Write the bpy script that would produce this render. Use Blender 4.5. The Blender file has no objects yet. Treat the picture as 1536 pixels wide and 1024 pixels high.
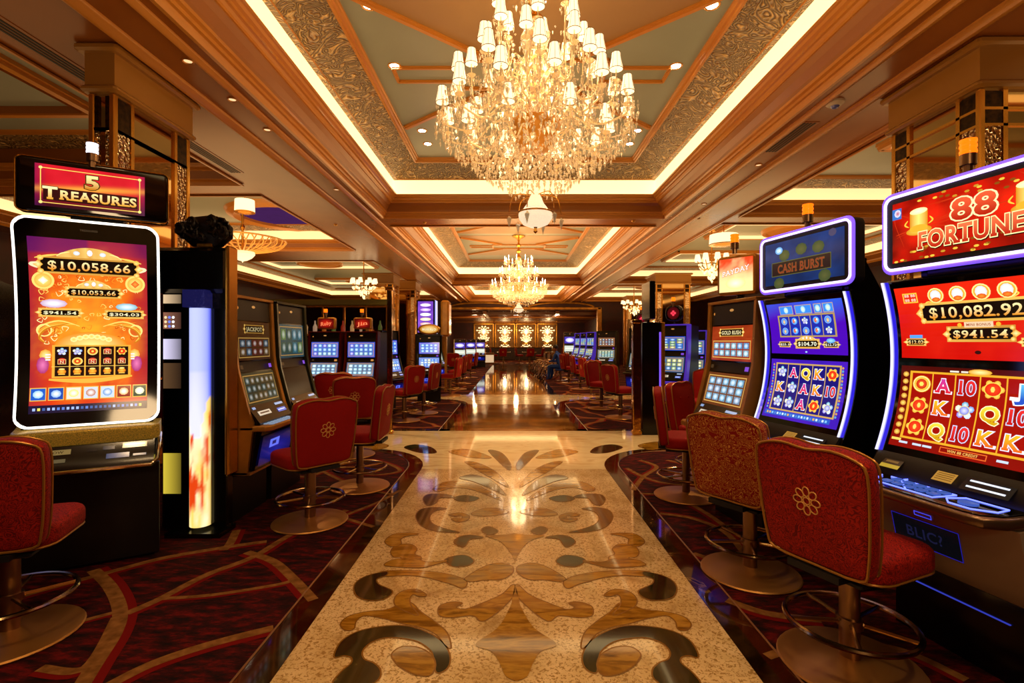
import bpy, math, random
from mathutils import Vector, Matrix
R = math.radians
random.seed(7)
scene = bpy.context.scene
COL = scene.collection

# ------------------------------------------------------------------ materials
def lin(c):
    return tuple(((x/12.92) if x <= .04045 else ((x+.055)/1.055)**2.4) for x in c)
def hexc(h):
    return lin((int(h[0:2],16)/255, int(h[2:4],16)/255, int(h[4:6],16)/255))
def nt(name):
    m = bpy.data.materials.new(name); m.use_nodes = True
    n = m.node_tree.nodes; l = m.node_tree.links
    return m, n, l, n['Principled BSDF']
def mat(name, col, rough=.5, metal=0., spec=.5, emit=None, es=0., noise=None, bump=0., bscale=40., coat=0., sheen=0.):
    m, n, l, b = nt(name)
    c = hexc(col) if isinstance(col, str) else col
    b.inputs['Base Color'].default_value = (*c, 1)
    b.inputs['Roughness'].default_value = rough
    b.inputs['Metallic'].default_value = metal
    b.inputs['Specular IOR Level'].default_value = spec
    b.inputs['Coat Weight'].default_value = coat
    b.inputs['Coat Roughness'].default_value = .05
    b.inputs['Sheen Weight'].default_value = sheen
    if emit:
        e = hexc(emit) if isinstance(emit, str) else emit
        b.inputs['Emission Color'].default_value = (*e, 1)
        b.inputs['Emission Strength'].default_value = es
    if noise or bump:
        tc = n.new('ShaderNodeTexCoord'); nz = n.new('ShaderNodeTexNoise')
        nz.inputs['Scale'].default_value = bscale; nz.inputs['Detail'].default_value = 4
        l.new(tc.outputs['Object'], nz.inputs['Vector'])
        if noise:
            r = n.new('ShaderNodeValToRGB')
            r.color_ramp.elements[0].position = .35; r.color_ramp.elements[1].position = .65
            r.color_ramp.elements[0].color = (*c, 1)
            r.color_ramp.elements[1].color = (*(hexc(noise) if isinstance(noise, str) else noise), 1)
            l.new(nz.outputs['Fac'], r.inputs['Fac']); l.new(r.outputs['Color'], b.inputs['Base Color'])
        if bump:
            bp = n.new('ShaderNodeBump'); bp.inputs['Strength'].default_value = bump; bp.inputs['Distance'].default_value = .01
            l.new(nz.outputs['Fac'], bp.inputs['Height']); l.new(bp.outputs['Normal'], b.inputs['Normal'])
    return m
M = {}
M['gold'] = mat('polished_gold', 'D89A3C', .2, .85)
M['brass'] = mat('brushed_brass', 'C08A48', .38, .75)
M['bronze'] = mat('satin_bronze', 'DC9C3C', .34, .5, noise='B07A2A', bscale=3)
M['steel'] = mat('warm_steel', 'A08060', .32, 1.)
M['chrome'] = mat('chrome', 'D8CBB8', .1, 1.)
M['black'] = mat('black_gloss', '060607', .18, 0, .5)
M['matte'] = mat('black_matte', '0A0909', .55)
M['bezel'] = mat('bezel_glass', '030304', .06, 0, .6)
M['grey'] = mat('grey_panel', 'A08A74', .4, .25)
M['wood'] = mat('dark_wood', '3A2212', .35, 0, .5, noise='241206', bscale=6)
M['piping'] = mat('gold_piping', 'B07A2E', .35, .5)
M['amber'] = mat('amber_glass', 'FF7A10', .2, emit='FF6A08', es=1.6)
M['whitelamp'] = mat('white_lamp', 'FFFFFF', .3, emit='EFEFFF', es=1.5)
M['red_screen'] = mat('dark_red_plastic', '3A0606', .2, emit='7A0A08', es=.25)
M['leather_g'] = mat('dark_plastic', '14100C', .4)

def velvet(name, c1, c2, scale, lo=.25, hi=.75, dist=2.2):
    m, n, l, b = nt(name)
    tc = n.new('ShaderNodeTexCoord')
    nz = n.new('ShaderNodeTexNoise'); nz.inputs['Scale'].default_value = scale; nz.inputs['Detail'].default_value = 1.5
    nz.inputs['Distortion'].default_value = dist
    mt = n.new('ShaderNodeMath'); mt.operation = 'PINGPONG'; mt.inputs[1].default_value = .06
    r = n.new('ShaderNodeValToRGB')
    r.color_ramp.elements[0].position = lo; r.color_ramp.elements[1].position = hi
    r.color_ramp.elements[0].color = (*hexc(c1), 1); r.color_ramp.elements[1].color = (*hexc(c2), 1)
    sc = n.new('ShaderNodeMath'); sc.operation = 'MULTIPLY'; sc.inputs[1].default_value = 1/.06
    l.new(tc.outputs['Object'], nz.inputs['Vector']); l.new(nz.outputs['Fac'], mt.inputs[0])
    l.new(mt.outputs[0], sc.inputs[0]); l.new(sc.outputs[0], r.inputs['Fac'])
    l.new(r.outputs['Color'], b.inputs['Base Color'])
    b.inputs['Roughness'].default_value = .75; b.inputs['Sheen Weight'].default_value = .08
    b.inputs['Sheen Tint'].default_value = (1, .25, .15, 1)
    b.inputs['Specular IOR Level'].default_value = .25
    return m
M['velvet'] = velvet('red_velvet', '8E0804', 'A80E06', 40)
M['velvet_swirl'] = velvet('red_swirl_velvet', '680502', 'AC1C0A', 17)
M['velvet_gold'] = velvet('red_and_gold_brocade', '8A0C04', 'E0A848', 15, .58, 1.)

def vcol_emit(name, strength=1.1, gloss=True):
    m = bpy.data.materials.new(name); m.use_nodes = True
    n = m.node_tree.nodes; l = m.node_tree.links; b = n['Principled BSDF']
    a = n.new('ShaderNodeAttribute'); a.attribute_name = 'Col'
    b.inputs['Base Color'].default_value = (.004, .004, .004, 1)
    b.inputs['Roughness'].default_value = .12
    l.new(a.outputs['Color'], b.inputs['Emission Color'])
    b.inputs['Emission Strength'].default_value = strength
    return m
M['lcd'] = vcol_emit('lit_screen', 1.15)
M['lcd_dim'] = vcol_emit('dim_screen', .55)

# ceiling paint: warm gold brown
def ceil_mat(name, c1, c2, rough, scale=(.5, .5, .5), bump=0):
    m, n, l, b = nt(name)
    g = n.new('ShaderNodeNewGeometry'); mp = n.new('ShaderNodeMapping'); mp.inputs['Scale'].default_value = scale
    nz = n.new('ShaderNodeTexNoise'); nz.inputs['Scale'].default_value = 1.2; nz.inputs['Detail'].default_value = 3
    r = n.new('ShaderNodeValToRGB'); r.color_ramp.elements[0].position = .3; r.color_ramp.elements[1].position = .7
    r.color_ramp.elements[0].color = (*hexc(c1), 1); r.color_ramp.elements[1].color = (*hexc(c2), 1)
    l.new(g.outputs['Position'], mp.inputs['Vector']); l.new(mp.outputs[0], nz.inputs['Vector'])
    l.new(nz.outputs['Fac'], r.inputs['Fac']); l.new(r.outputs['Color'], b.inputs['Base Color'])
    b.inputs['Roughness'].default_value = rough
    return m
M['soffit'] = ceil_mat('soffit_paint', '864812', '985A1E', .26)
M['mould'] = ceil_mat('gilded_moulding', 'B47026', 'C68634', .28)
M['mould_dark'] = ceil_mat('gilded_cove', '8A4E18', '9A5E24', .3)
M['header'] = ceil_mat('column_header_paint', '9A6A2A', 'A67634', .3)
M['panel'] = ceil_mat('pale_green_panel', '868C7E', '92968A', .35)
M['panel_tan'] = ceil_mat('tan_panel', '8E6A40', '9C784C', .35)
def textured():
    m, n, l, b = nt('textured_plaster')
    g = n.new('ShaderNodeNewGeometry')
    nz = n.new('ShaderNodeTexNoise'); nz.inputs['Scale'].default_value = 3.4; nz.inputs['Distortion'].default_value = 2.2; nz.inputs['Detail'].default_value = 1
    pp = n.new('ShaderNodeMath'); pp.operation = 'PINGPONG'; pp.inputs[1].default_value = .06
    sc = n.new('ShaderNodeMath'); sc.operation = 'MULTIPLY'; sc.inputs[1].default_value = 16
    l.new(g.outputs['Position'], nz.inputs['Vector']); l.new(nz.outputs['Fac'], pp.inputs[0]); l.new(pp.outputs[0], sc.inputs[0])
    bp = n.new('ShaderNodeBump'); bp.inputs['Strength'].default_value = 1.0; bp.inputs['Distance'].default_value = .06
    l.new(sc.outputs[0], bp.inputs['Height']); l.new(bp.outputs['Normal'], b.inputs['Normal'])
    r = n.new('ShaderNodeValToRGB'); r.color_ramp.elements[0].color = (*hexc('744A1E'), 1); r.color_ramp.elements[1].color = (*hexc('E6BA76'), 1)
    l.new(sc.outputs[0], r.inputs['Fac']); l.new(r.outputs['Color'], b.inputs['Base Color'])
    b.inputs['Roughness'].default_value = .35
    return m
M['textured'] = textured()
M['cove'] = mat('cove_light', 'FFE8B0', .6, emit=(1., .78, .40), es=1.25)
M['cove_dim'] = mat('cove_light_side', 'FFE8B0', .6, emit=(1., .70, .34), es=1.0)
M['down'] = mat('downlight_lens', 'FFFFFF', .5, emit=(1., .85, .6), es=8)
M['mirror'] = mat('bronze_mirror', 'B8935E', .04, 1.)
M['redwall'] = mat('dark_red_wallcovering', '4A130A', .4, noise='35100A', bscale=2)
M['purple'] = mat('purple_lit_recess', '50306A', .4, emit='7A4090', es=.22, noise='201010', bscale=2.5)
def carved():
    m, n, l, b = nt('cut_crystal_strip')
    tc = n.new('ShaderNodeTexCoord'); v = n.new('ShaderNodeTexVoronoi'); v.inputs['Scale'].default_value = 26
    l.new(tc.outputs['Object'], v.inputs['Vector'])
    bp = n.new('ShaderNodeBump'); bp.inputs['Strength'].default_value = 1; bp.inputs['Distance'].default_value = .03
    l.new(v.outputs['Distance'], bp.inputs['Height']); l.new(bp.outputs['Normal'], b.inputs['Normal'])
    b.inputs['Base Color'].default_value = (*hexc('D8C09A'), 1); b.inputs['Metallic'].default_value = .9; b.inputs['Roughness'].default_value = .12
    return m
M['carved'] = carved()

# marbles
def marble(name, stops, scale, stretch=(1, 1, 1), rough=.07, detail=6, distort=1.2, speck=None):
    m, n, l, b = nt(name)
    g = n.new('ShaderNodeNewGeometry'); mp = n.new('ShaderNodeMapping'); mp.inputs['Scale'].default_value = stretch
    nz = n.new('ShaderNodeTexNoise'); nz.inputs['Scale'].default_value = scale; nz.inputs['Detail'].default_value = detail
    nz.inputs['Distortion'].default_value = distort; nz.inputs['Roughness'].default_value = .62
    r = n.new('ShaderNodeValToRGB'); el = r.color_ramp.elements
    while len(el) < len(stops): el.new(.5)
    for e, (p, c) in zip(el, stops): e.position = p; e.color = (*hexc(c), 1)
    l.new(g.outputs['Position'], mp.inputs['Vector']); l.new(mp.outputs[0], nz.inputs['Vector'])
    l.new(nz.outputs['Fac'], r.inputs['Fac'])
    out = r.outputs['Color']
    if speck:
        n2 = n.new('ShaderNodeTexNoise'); n2.inputs['Scale'].default_value = speck[0]; n2.inputs['Detail'].default_value = 3; n2.inputs['Distortion'].default_value = 1.
        l.new(g.outputs['Position'], n2.inputs['Vector'])
        r2 = n.new('ShaderNodeValToRGB'); r2.color_ramp.elements[0].position = speck[1]; r2.color_ramp.elements[1].position = speck[1]+.06
        l.new(n2.outputs['Fac'], r2.inputs['Fac'])
        mx = n.new('ShaderNodeMix'); mx.data_type = 'RGBA'
        l.new(r2.outputs['Color'], mx.inputs['Factor']); l.new(out, mx.inputs['A']); mx.inputs['B'].default_value = (*hexc(speck[2]), 1)
        out = mx.outputs['Result']
    l.new(out, b.inputs['Base Color'])
    b.inputs['Roughness'].default_value = rough; b.inputs['Specular IOR Level'].default_value = .6
    b.inputs['Coat Weight'].default_value = .35; b.inputs['Coat Roughness'].default_value = .03
    return m
M['cream'] = marble('cream_marble', [(.28, 'A07C48'), (.42, 'D2B27A'), (.6, 'EACC98'), (.8, 'C8A468')], 2.2, rough=.09, speck=(60, .53, 'A8844C'))
M['cream_plain'] = marble('pale_vein_marble', [(.3, 'C8A468'), (.5, 'F0DAA8'), (.75, 'DCBC84')], 1.5, (1, 3, 1))
M['brownm'] = marble('honey_brown_marble', [(.3, '5A3806'), (.44, '8E6014'), (.55, 'B8882E'), (.7, '6A460C')], 2.5, (1, 5, 1), distort=.8)
M['greenm'] = marble('dark_green_marble', [(.35, '1D1B0A'), (.5, '2E2A12'), (.62, '3C3618'), (.66, '6A6034'), (.7, '2A2610')], 3.)
M['border'] = marble('dark_emperador_border', [(.35, '1A0D04'), (.5, '33200C'), (.6, '4A3014'), (.64, '8A6A3A'), (.68, '2C1A0A')], 3.5)
M['borderred'] = marble('dark_red_border', [(.3, '2A0D04'), (.6, '4A1C0A'), (.75, '3A160A')], 4)
M['aisle'] = marble('brown_aisle_marble', [(.3, '3C2208'), (.45, '6E4412'), (.55, '94652A'), (.62, 'B08A4C'), (.75, '573410')], 1.1, (1, 2.6, 1), rough=.06)
M['inlaygold'] = mat('inlay_gold_line', '9A6A24', .25, .4)

def carpet(lines):
    m, n, l, b = nt('carpet_lines' if lines else 'carpet_plain')
    g = n.new('ShaderNodeNewGeometry')
    mp = n.new('ShaderNodeMapping'); mp.inputs['Scale'].default_value = (1, 2.6, 1); mp.inputs['Rotation'].default_value = (0, 0, R(35))
    nz = n.new('ShaderNodeTexNoise'); nz.inputs['Scale'].default_value = 7; nz.inputs['Detail'].default_value = 6; nz.inputs['Roughness'].default_value = .7
    l.new(g.outputs['Position'], mp.inputs['Vector']); l.new(mp.outputs[0], nz.inputs['Vector'])
    r = n.new('ShaderNodeValToRGB'); el = r.color_ramp.elements; el[0].position = .38; el[1].position = .66
    el[0].color = (*hexc('120302'), 1); el[1].color = (*hexc('6A0A06'), 1)
    e = el.new(.5); e.color = (*hexc('330504'), 1)
    l.new(nz.outputs['Fac'], r.inputs['Fac'])
    out = r.outputs['Color']
    if lines:
        wn = n.new('ShaderNodeTexNoise'); wn.inputs['Scale'].default_value = .8
        l.new(g.outputs['Position'], wn.inputs['Vector'])
        mv = n.new('ShaderNodeVectorMath'); mv.operation = 'MULTIPLY_ADD'; mv.inputs[1].default_value = (.9, .9, 0)
        l.new(wn.outputs['Color'], mv.inputs[0]); l.new(g.outputs['Position'], mv.inputs[2])
        v = n.new('ShaderNodeTexVoronoi'); v.feature = 'DISTANCE_TO_EDGE'; v.inputs['Scale'].default_value = .95; v.voronoi_dimensions = '2D'
        l.new(mv.outputs[0], v.inputs['Vector'])
        def thr(lo, hi):
            q = n.new('ShaderNodeValToRGB'); q.color_ramp.elements[0].position = lo; q.color_ramp.elements[1].position = hi
            q.color_ramp.elements[0].color = (1, 1, 1, 1); q.color_ramp.elements[1].color = (0, 0, 0, 1)
            l.new(v.outputs['Distance'], q.inputs['Fac']); return q.outputs['Color']
        mx = n.new('ShaderNodeMix'); mx.data_type = 'RGBA'; mx.inputs['B'].default_value = (*hexc('8A0F08'), 1)
        l.new(thr(.055, .062), mx.inputs['Factor']); l.new(out, mx.inputs['A'])
        mx2 = n.new('ShaderNodeMix'); mx2.data_type = 'RGBA'; mx2.inputs['B'].default_value = (*hexc('8E5F2C'), 1)
        l.new(thr(.032, .038), mx2.inputs['Factor']); l.new(mx.outputs['Result'], mx2.inputs['A'])
        out = mx2.outputs['Result']
    l.new(out, b.inputs['Base Color'])
    b.inputs['Roughness'].default_value = .9; b.inputs['Specular IOR Level'].default_value = .15
    return m
M['carpet'] = carpet(False); M['carpet_l'] = carpet(True)
M['cline'] = mat('carpet_tan_line', '8E6130', .9, 0, .1, noise='6A431C', bscale=18)
M['cred'] = mat('carpet_red_line', '6E0B07', .9, 0, .1)

def crystal():
    m = bpy.data.materials.new('crystal'); m.use_nodes = True
    n = m.node_tree.nodes; l = m.node_tree.links
    b = n['Principled BSDF']
    b.inputs['Base Color'].default_value = (1, .93, .8, 1); b.inputs['Roughness'].default_value = .04
    b.inputs['Metallic'].default_value = .55; b.inputs['Specular IOR Level'].default_value = 1
    b.inputs['Emission Color'].default_value = (1, .72, .38, 1); b.inputs['Emission Strength'].default_value = .05  # faint emission stands in for warm light passing through the crystal
    t = n.new('ShaderNodeBsdfTransparent'); t.inputs['Color'].default_value = (1, .95, .85, 1)
    mx = n.new('ShaderNodeMixShader'); mx.inputs[0].default_value = .62
    l.new(t.outputs[0], mx.inputs[1]); l.new(b.outputs[0], mx.inputs[2])
    l.new(mx.outputs[0], n['Material Output'].inputs['Surface'])
    return m
M['crystal'] = crystal()
M['glow'] = mat('lit_crystal', 'FFF0D0', .1, 0, 1, emit=(1, .74, .38), es=1.3)
M['shade'] = mat('pleated_lamp_shade', 'FFF2D8', .7, emit=(1, .78, .46), es=1.35)
M['shade_trim'] = mat('shade_trim', '6A4418', .5, .3)
M['bulb'] = mat('candle_bulb', 'FFFFFF', .4, emit=(1, .85, .6), es=4)

# ------------------------------------------------------------------ mesh builder
class MB:
    def __init__(s): s.v = []; s.f = []; s.m = []; s.c = {}
    def add(s, vs, fs, m=0, T=None):
        o = len(s.v)
        if T is not None: vs = [T @ Vector(p) for p in vs]
        s.v += [tuple(p) for p in vs]; s.f += [tuple(i+o for i in f) for f in fs]; s.m += [m]*len(fs)
        return o
    def box(s, x0, x1, y0, y1, z0, z1, m=0, T=None):
        vs = [(x, y, z) for z in (z0, z1) for y in (y0, y1) for x in (x0, x1)]
        s.add(vs, [(0,2,3,1), (4,5,7,6), (0,1,5,4), (2,6,7,3), (0,4,6,2), (1,3,7,5)], m, T)
    def bbox(s, x0, x1, y0, y1, z0, z1, b=.01, m=0, T=None):   # chamfered box
        vs = []; 
        for (sz, zz) in ((0, z0), (1, z1)):
            for (dz, ins) in (((0, b), (b, 0)) if sz == 0 else ((b, 0), (0, b))):
                z = zz + (dz if sz == 0 else -dz)
                i = ins; c = b
                pts = [(x0+i+c, y0+i), (x1-i-c, y0+i), (x1-i, y0+i+c), (x1-i, y1-i-c), (x1-i-c, y1-i), (x0+i+c, y1-i), (x0+i, y1-i-c), (x0+i, y0+i+c)]
                vs += [(p[0], p[1], z) for p in pts]
        fs = [tuple(range(7, -1, -1)), tuple(range(24, 32))]
        for k in range(3):
            for j in range(8): fs.append((k*8+j, k*8+(j+1) % 8, (k+1)*8+(j+1) % 8, (k+1)*8+j))
        s.add(vs, fs, m, T)
    def poly(s, pts, m=0, T=None): s.add(pts, [tuple(range(len(pts)))], m, T)
    def lathe(s, prof, n=24, m=0, T=None, sx=1., sy=1.):
        vs = []; fs = []
        for (r, z) in prof:
            for k in range(n):
                a = 2*math.pi*k/n; vs.append((r*math.cos(a)*sx, r*math.sin(a)*sy, z))
        for i in range(len(prof)-1):
            for k in range(n):
                fs.append((i*n+k, i*n+(k+1) % n, (i+1)*n+(k+1) % n, (i+1)*n+k))
        if prof[0][0] > 1e-5: fs.append(tuple(range(n-1, -1, -1)))
        if prof[-1][0] > 1e-5: fs.append(tuple((len(prof)-1)*n+k for k in range(n)))
        s.add(vs, fs, m, T)
    def tube(s, path, r, n=8, m=0, closed=False, T=None, cap=True):
        P = [Vector(p) for p in path]; N = len(P); vs = []; fs = []; up = None
        rr = r if isinstance(r, (list, tuple)) else [r]*N
        for i in range(N):
            if closed: t = P[(i+1) % N]-P[i-1]
            else: t = P[min(i+1, N-1)]-P[max(i-1, 0)]
            t.normalize()
            if up is None: up = Vector((0, 0, 1)) if abs(t.z) < .9 else Vector((1, 0, 0))
            sd = t.cross(up)
            if sd.length < 1e-4: sd = t.cross(Vector((.3, 1, .1)))
            sd.normalize(); up = sd.cross(t).normalized()
            for k in range(n):
                a = 2*math.pi*k/n; vs.append(P[i]+sd*(math.cos(a)*rr[i])+up*(math.sin(a)*rr[i]))
        for i in range(N if closed else N-1):
            j = (i+1) % N
            for k in range(n): fs.append((i*n+k, j*n+k, j*n+(k+1) % n, i*n+(k+1) % n))
        if not closed and cap: fs.append(tuple(range(n))); fs.append(tuple((N-1)*n+k for k in range(n-1, -1, -1)))
        s.add(vs, fs, m, T)
    def slab(s, out, t, er=.01, m=0, T=None, n=4, crown=0.):     # outline (CCW, xy), thickness t along z, rounded edges er, cushions bulge by crown
        N = len(out); O = [Vector((p[0], p[1])) for p in out]; nr = []
        for i in range(N):
            d = O[(i+1) % N]-O[i-1]; d.normalize(); nr.append(Vector((-d.y, d.x)))
        L = []
        for k in range(n+1):
            a = math.pi/2*k/n; L.append((er*(1-math.sin(a)), -t/2+er*(1-math.cos(a))))
        L = L + [(i, -z) for (i, z) in reversed(L)]
        vs = []; fs = []
        for (ins, z) in L:
            for i in range(N): vs.append((O[i].x+nr[i].x*ins, O[i].y+nr[i].y*ins, z))
        K = len(L)
        for k in range(K-1):
            for i in range(N): fs.append((k*N+i, k*N+(i+1) % N, (k+1)*N+(i+1) % N, (k+1)*N+i))
        cx = sum(p.x for p in O)/N; cy = sum(p.y for p in O)/N
        if crown:
            for base, sg in ((0, -1), ((K-1)*N, 1)):
                prev = list(range(base, base+N))
                for q in (.8, .5, .2):
                    cur = []
                    for i in range(N):
                        b_ = vs[base+i]; cur.append(len(vs)); vs.append((cx+(b_[0]-cx)*q, cy+(b_[1]-cy)*q, b_[2]+sg*crown*(1-q*q)))
                    for i in range(N):
                        f = (prev[i], prev[(i+1) % N], cur[(i+1) % N], cur[i]); fs.append(f if sg > 0 else f[::-1])
                    prev = cur
                fs.append(tuple(prev) if sg > 0 else tuple(prev[::-1]))
        else:
            fs.append(tuple(range(N-1, -1, -1))); fs.append(tuple((K-1)*N+i for i in range(N)))
        s.add(vs, fs, m, T)
    def prism(s, prof, x0, x1, m=0, T=None):    # (y,z) profile extruded along x
        N = len(prof); vs = [(x0, p[0], p[1]) for p in prof]+[(x1, p[0], p[1]) for p in prof]
        fs = [(i, (i+1) % N, N+(i+1) % N, N+i) for i in range(N)]+[tuple(range(N-1, -1, -1)), tuple(range(N, 2*N))]
        s.add(vs, fs, m, T)
    def mesh(s, name, mats, ang=35):
        me = bpy.data.meshes.new(name); me.from_pydata(s.v, [], s.f)
        for x in (mats if isinstance(mats, (list, tuple)) else [mats]): me.materials.append(M[x] if isinstance(x, str) else x)
        me.polygons.foreach_set('material_index', s.m); me.shade_smooth(); me.set_sharp_from_angle(angle=R(ang)); me.update()
        return me
    def build(s, name, mats, parent=None, loc=(0, 0, 0), rot=(0, 0, 0), ang=35):
        o = bpy.data.objects.new(name, s.mesh(name, mats, ang)); COL.objects.link(o)
        o.location = loc; o.rotation_euler = rot
        if parent: o.parent = parent
        return o
def rrect(w, h, r, n=5, cx=0, cy=0):
    out = []
    for (sx, sy, a0) in ((1, 1, 0), (-1, 1, 90), (-1, -1, 180), (1, -1, 270)):
        for k in range(n+1):
            a = R(a0+90*k/n); out.append((cx+sx*(w/2-r)+r*math.cos(a), cy+sy*(h/2-r)+r*math.sin(a)))
    return out
def smooth(pts, n=5, closed=True):
    P = [Vector(p) for p in pts]; N = len(P); out = []
    for i in range(N if closed else N-1):
        g = lambda k: P[k % N] if closed else P[max(0, min(N-1, k))]
        a, b, c, d = g(i-1), g(i), g(i+1), g(i+2)
        for k in range(n):
            t = k/n
            out.append(.5*((2*b)+(c-a)*t+(2*a-5*b+4*c-d)*t*t+(3*b-a-3*c+d)*t**3))
    if not closed: out.append(P[-1])
    return [tuple(p) for p in out]
def tag(o, label=None, cat=None, group=None, kind=None):
    if label: o['label'] = label
    if cat: o['category'] = cat
    if group: o['group'] = group
    if kind: o['kind'] = kind
    return o
def thing(name, label, cat, loc, rz=0, group=None):
    o = bpy.data.objects.new(name, None); COL.objects.link(o); o.location = loc; o.rotation_euler = (0, 0, rz); o.empty_display_size = .1
    return tag(o, label, cat, group)
def copy_tree(o, loc, rz, label, group=None, scale=None):
    def rec(x, par):
        c = x.copy(); COL.objects.link(c); c.parent = par
        for k in list(x.children): rec(k, c)
        return c
    r = rec(o, None); r.location = loc; r.rotation_euler = (0, 0, rz)
    if scale: r.scale = (scale,)*3 if isinstance(scale, (int, float)) else scale
    if label: r['label'] = label
    if group: r['group'] = group
    elif 'group' in r: del r['group']
    return r
def struct(name, mb, mats, parent=None, **k):
    o = mb.build(name, mats, parent, **k)
    if not parent: o['kind'] = 'structure'
    return o
def TM(loc=(0, 0, 0), rot=(0, 0, 0), sc=(1, 1, 1)):
    from mathutils import Euler
    return Matrix.LocRotScale(Vector(loc), Euler(rot), Vector(sc))
# camera metrics: level camera at (0,0,1.5) looking along +Y, 760 px focal length
FP = 760.
def fl(u, v, z=0.):      # a point read off the floor (or any level) of the photo
    y = FP*(1.5-z)/(v-512); return ((u-768)/FP*y, y)
# ------------------------------------------------------------------ camera
cam = bpy.data.cameras.new('camera'); co = bpy.data.objects.new('camera', cam); COL.objects.link(co)
co.location = (0, 0, 1.5); co.rotation_euler = (R(90), 0, 0); cam.sensor_width = 36; cam.lens = 36*FP/1536; cam.clip_start = .05; cam.clip_end = 200
scene.camera = co
# ------------------------------------------------------------------ floor
fm = ['cream', 'cream_plain', 'brownm', 'greenm', 'border', 'borderred', 'aisle', 'inlaygold', 'carpet_l']
g = MB()
XL, XR, YN, YF = -12., 12.5, -4., 47.
g.poly([(XL, YN, -.004), (XR, YN, -.004), (XR, YF, -.004), (XL, YF, -.004)], 8)
# marble walk: near runner, crossing, second runner ...
AX = .02
def walk(y0, y1, m, z=0.): g.poly([(-1.085+AX, y0, z), (1.085+AX, y0, z), (1.085+AX, y1, z), (-1.085+AX, y1, z)], m)
walk(-4, 7.2, 0)
g.poly([(-1.09+AX, 8.5, 0), (1.09+AX, 8.5, 0), (1.09+AX, 13.0, 0), (-1.09+AX, 13.0, 0)], 6)
g.poly([(-1.09+AX, 14.3, 0), (1.09+AX, 14.3, 0), (1.09+AX, 33, 0), (-1.09+AX, 33, 0)], 6)
# crossings with flared corners
def flare(yc, sgn, dirn, n=10):     # quarter flare points from runner edge to the cross band
    pts = []
    for k in range(n+1):
        a = math.pi/2*k/n
        pts.append((sgn*(1.085+1.0*(1-math.cos(a))**1.0)+AX, yc+dirn*(1.15*math.sin(a))))
    return pts
def cross(y0, y1, m):
    # band y0..y1 with rounded flares reaching 1.0 m back and forward
    L = flare(y0-1.1, -1, 1); Rr = flare(y0-1.1, 1, 1)
    g.poly([(XL, y0+.05, .001)]+[(XL, y1, .001), (XR, y1, .001), (XR, y0+.05, .001)]+[(p[0], p[1], .001) for p in reversed(Rr)]+[(p[0], p[1], .001) for p in L], m)
cross(7.05, 8.5, 1)
cross(13.2, 14.3, 1)
# dark borders along carpet edge (with rounded corner)
def border(sgn, y0, y1, zz):
    inner = [(sgn*1.085+AX, y0)]+[(p[0], p[1]) for p in flare(y1-1.1, sgn, 1)]+[(sgn*12, y1+.05)]
    def off(d):
        out = []
        P = [Vector(p) for p in inner]
        for i, p in enumerate(P):
            t = (P[min(i+1, len(P)-1)]-P[max(i-1, 0)]).normalized(); nrm = Vector((t.y, -t.x))*(1 if sgn > 0 else -1)
            out.append((p.x+nrm.x*d, p.y+nrm.y*d))
        return out
    a, b, c = off(0), off(.085), off(.17)
    for i in range(len(a)-1):
        g.add([(*a[i], zz), (*a[i+1], zz), (*b[i+1], zz), (*b[i], zz)], [(0, 1, 2, 3)], 4)
        g.add([(*b[i], zz), (*b[i+1], zz), (*c[i+1], zz), (*c[i], zz)], [(0, 1, 2, 3)], 5)
    return c
edges = []
for sgn in (-1, 1):
    edges.append(border(sgn, -4, 7.05, .0015))
    edges.append(border(sgn, 8.5, 13.2, .0015))
    g.poly([(sgn*1.07+AX, 14.3, .0015), (sgn*1.25+AX, 14.3, .0015), (sgn*1.25+AX, 33, .0015), (sgn*1.07+AX, 33, .0015)], 4)
    g.poly([(sgn*1.07+AX, 8.5, .0015), (sgn*12, 8.5, .0015), (sgn*12, 8.67, .0015), (sgn*1.07+AX, 8.67, .0015)], 4)
# inlay scrolls, read off the photo (left half) and mirrored
def zc(x, y): return (500+x/2.534, 620+y/2.534)
def inlay(pts, m, lvl, n=5, outline=True):
    P = smooth(pts, n)
    W = [fl(*zc(*p)) for p in P]
    for sg in (1, -1):
        Q = [((x-AX)*sg+AX, y) for (x, y) in W]
        z = .0022+lvl*.0005
        if outline:
            c = [Vector(q) for q in Q]; N = len(c); area = sum(c[i].x*c[(i+1) % N].y-c[(i+1) % N].x*c[i].y for i in range(N))
            o = []
            for i in range(N):
                t = (c[(i+1) % N]-c[i-1]); t = t.normalized() if t.length > 1e-6 else Vector((1, 0)); nn = Vector((t.y, -t.x))*(1 if area > 0 else -1)
                o.append((c[i].x+nn.x*.008, c[i].y+nn.y*.008))
            tess(o, z-.0002, 7)
        tess(Q, z, m)
def tess(Q, z, m):
    from mathutils.geometry import tessellate_polygon
    V3 = [Vector((q[0], q[1], 0)) for q in Q]
    tr = tessellate_polygon([V3])
    vs = [(q[0], q[1], z) for q in Q]; fs = []
    for t in tr:
        a, b, c = [V3[i] for i in t]
        fs.append(tuple(t) if (b-a).cross(c-a).z > 0 else tuple(reversed(t)))
    g.add(vs, fs, m)
I = inlay
I([(5,925),(30,870),(90,832),(180,812),(280,810),(365,838),(420,880),(442,930),(430,970),(395,985),(385,945),(375,905),(330,870),(270,855),(200,852),(140,872),(108,905),(115,935),(150,950),(175,975),(170,1010),(120,1040),(50,1050),(0,1030),(30,985),(70,950),(70,928),(40,920)], 3, 1)
I([(225,915),(260,890),(320,892),(370,920),(385,960),(365,995),(310,990),(260,965),(235,940)], 2, 2)
I([(30,800),(60,772),(130,755),(200,748),(255,728),(295,722),(330,755),(380,790),(430,835),(445,890),(425,880),(390,838),(330,812),(270,800),(190,778),(120,768),(85,790),(75,820),(45,822)], 2, 1)
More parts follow.
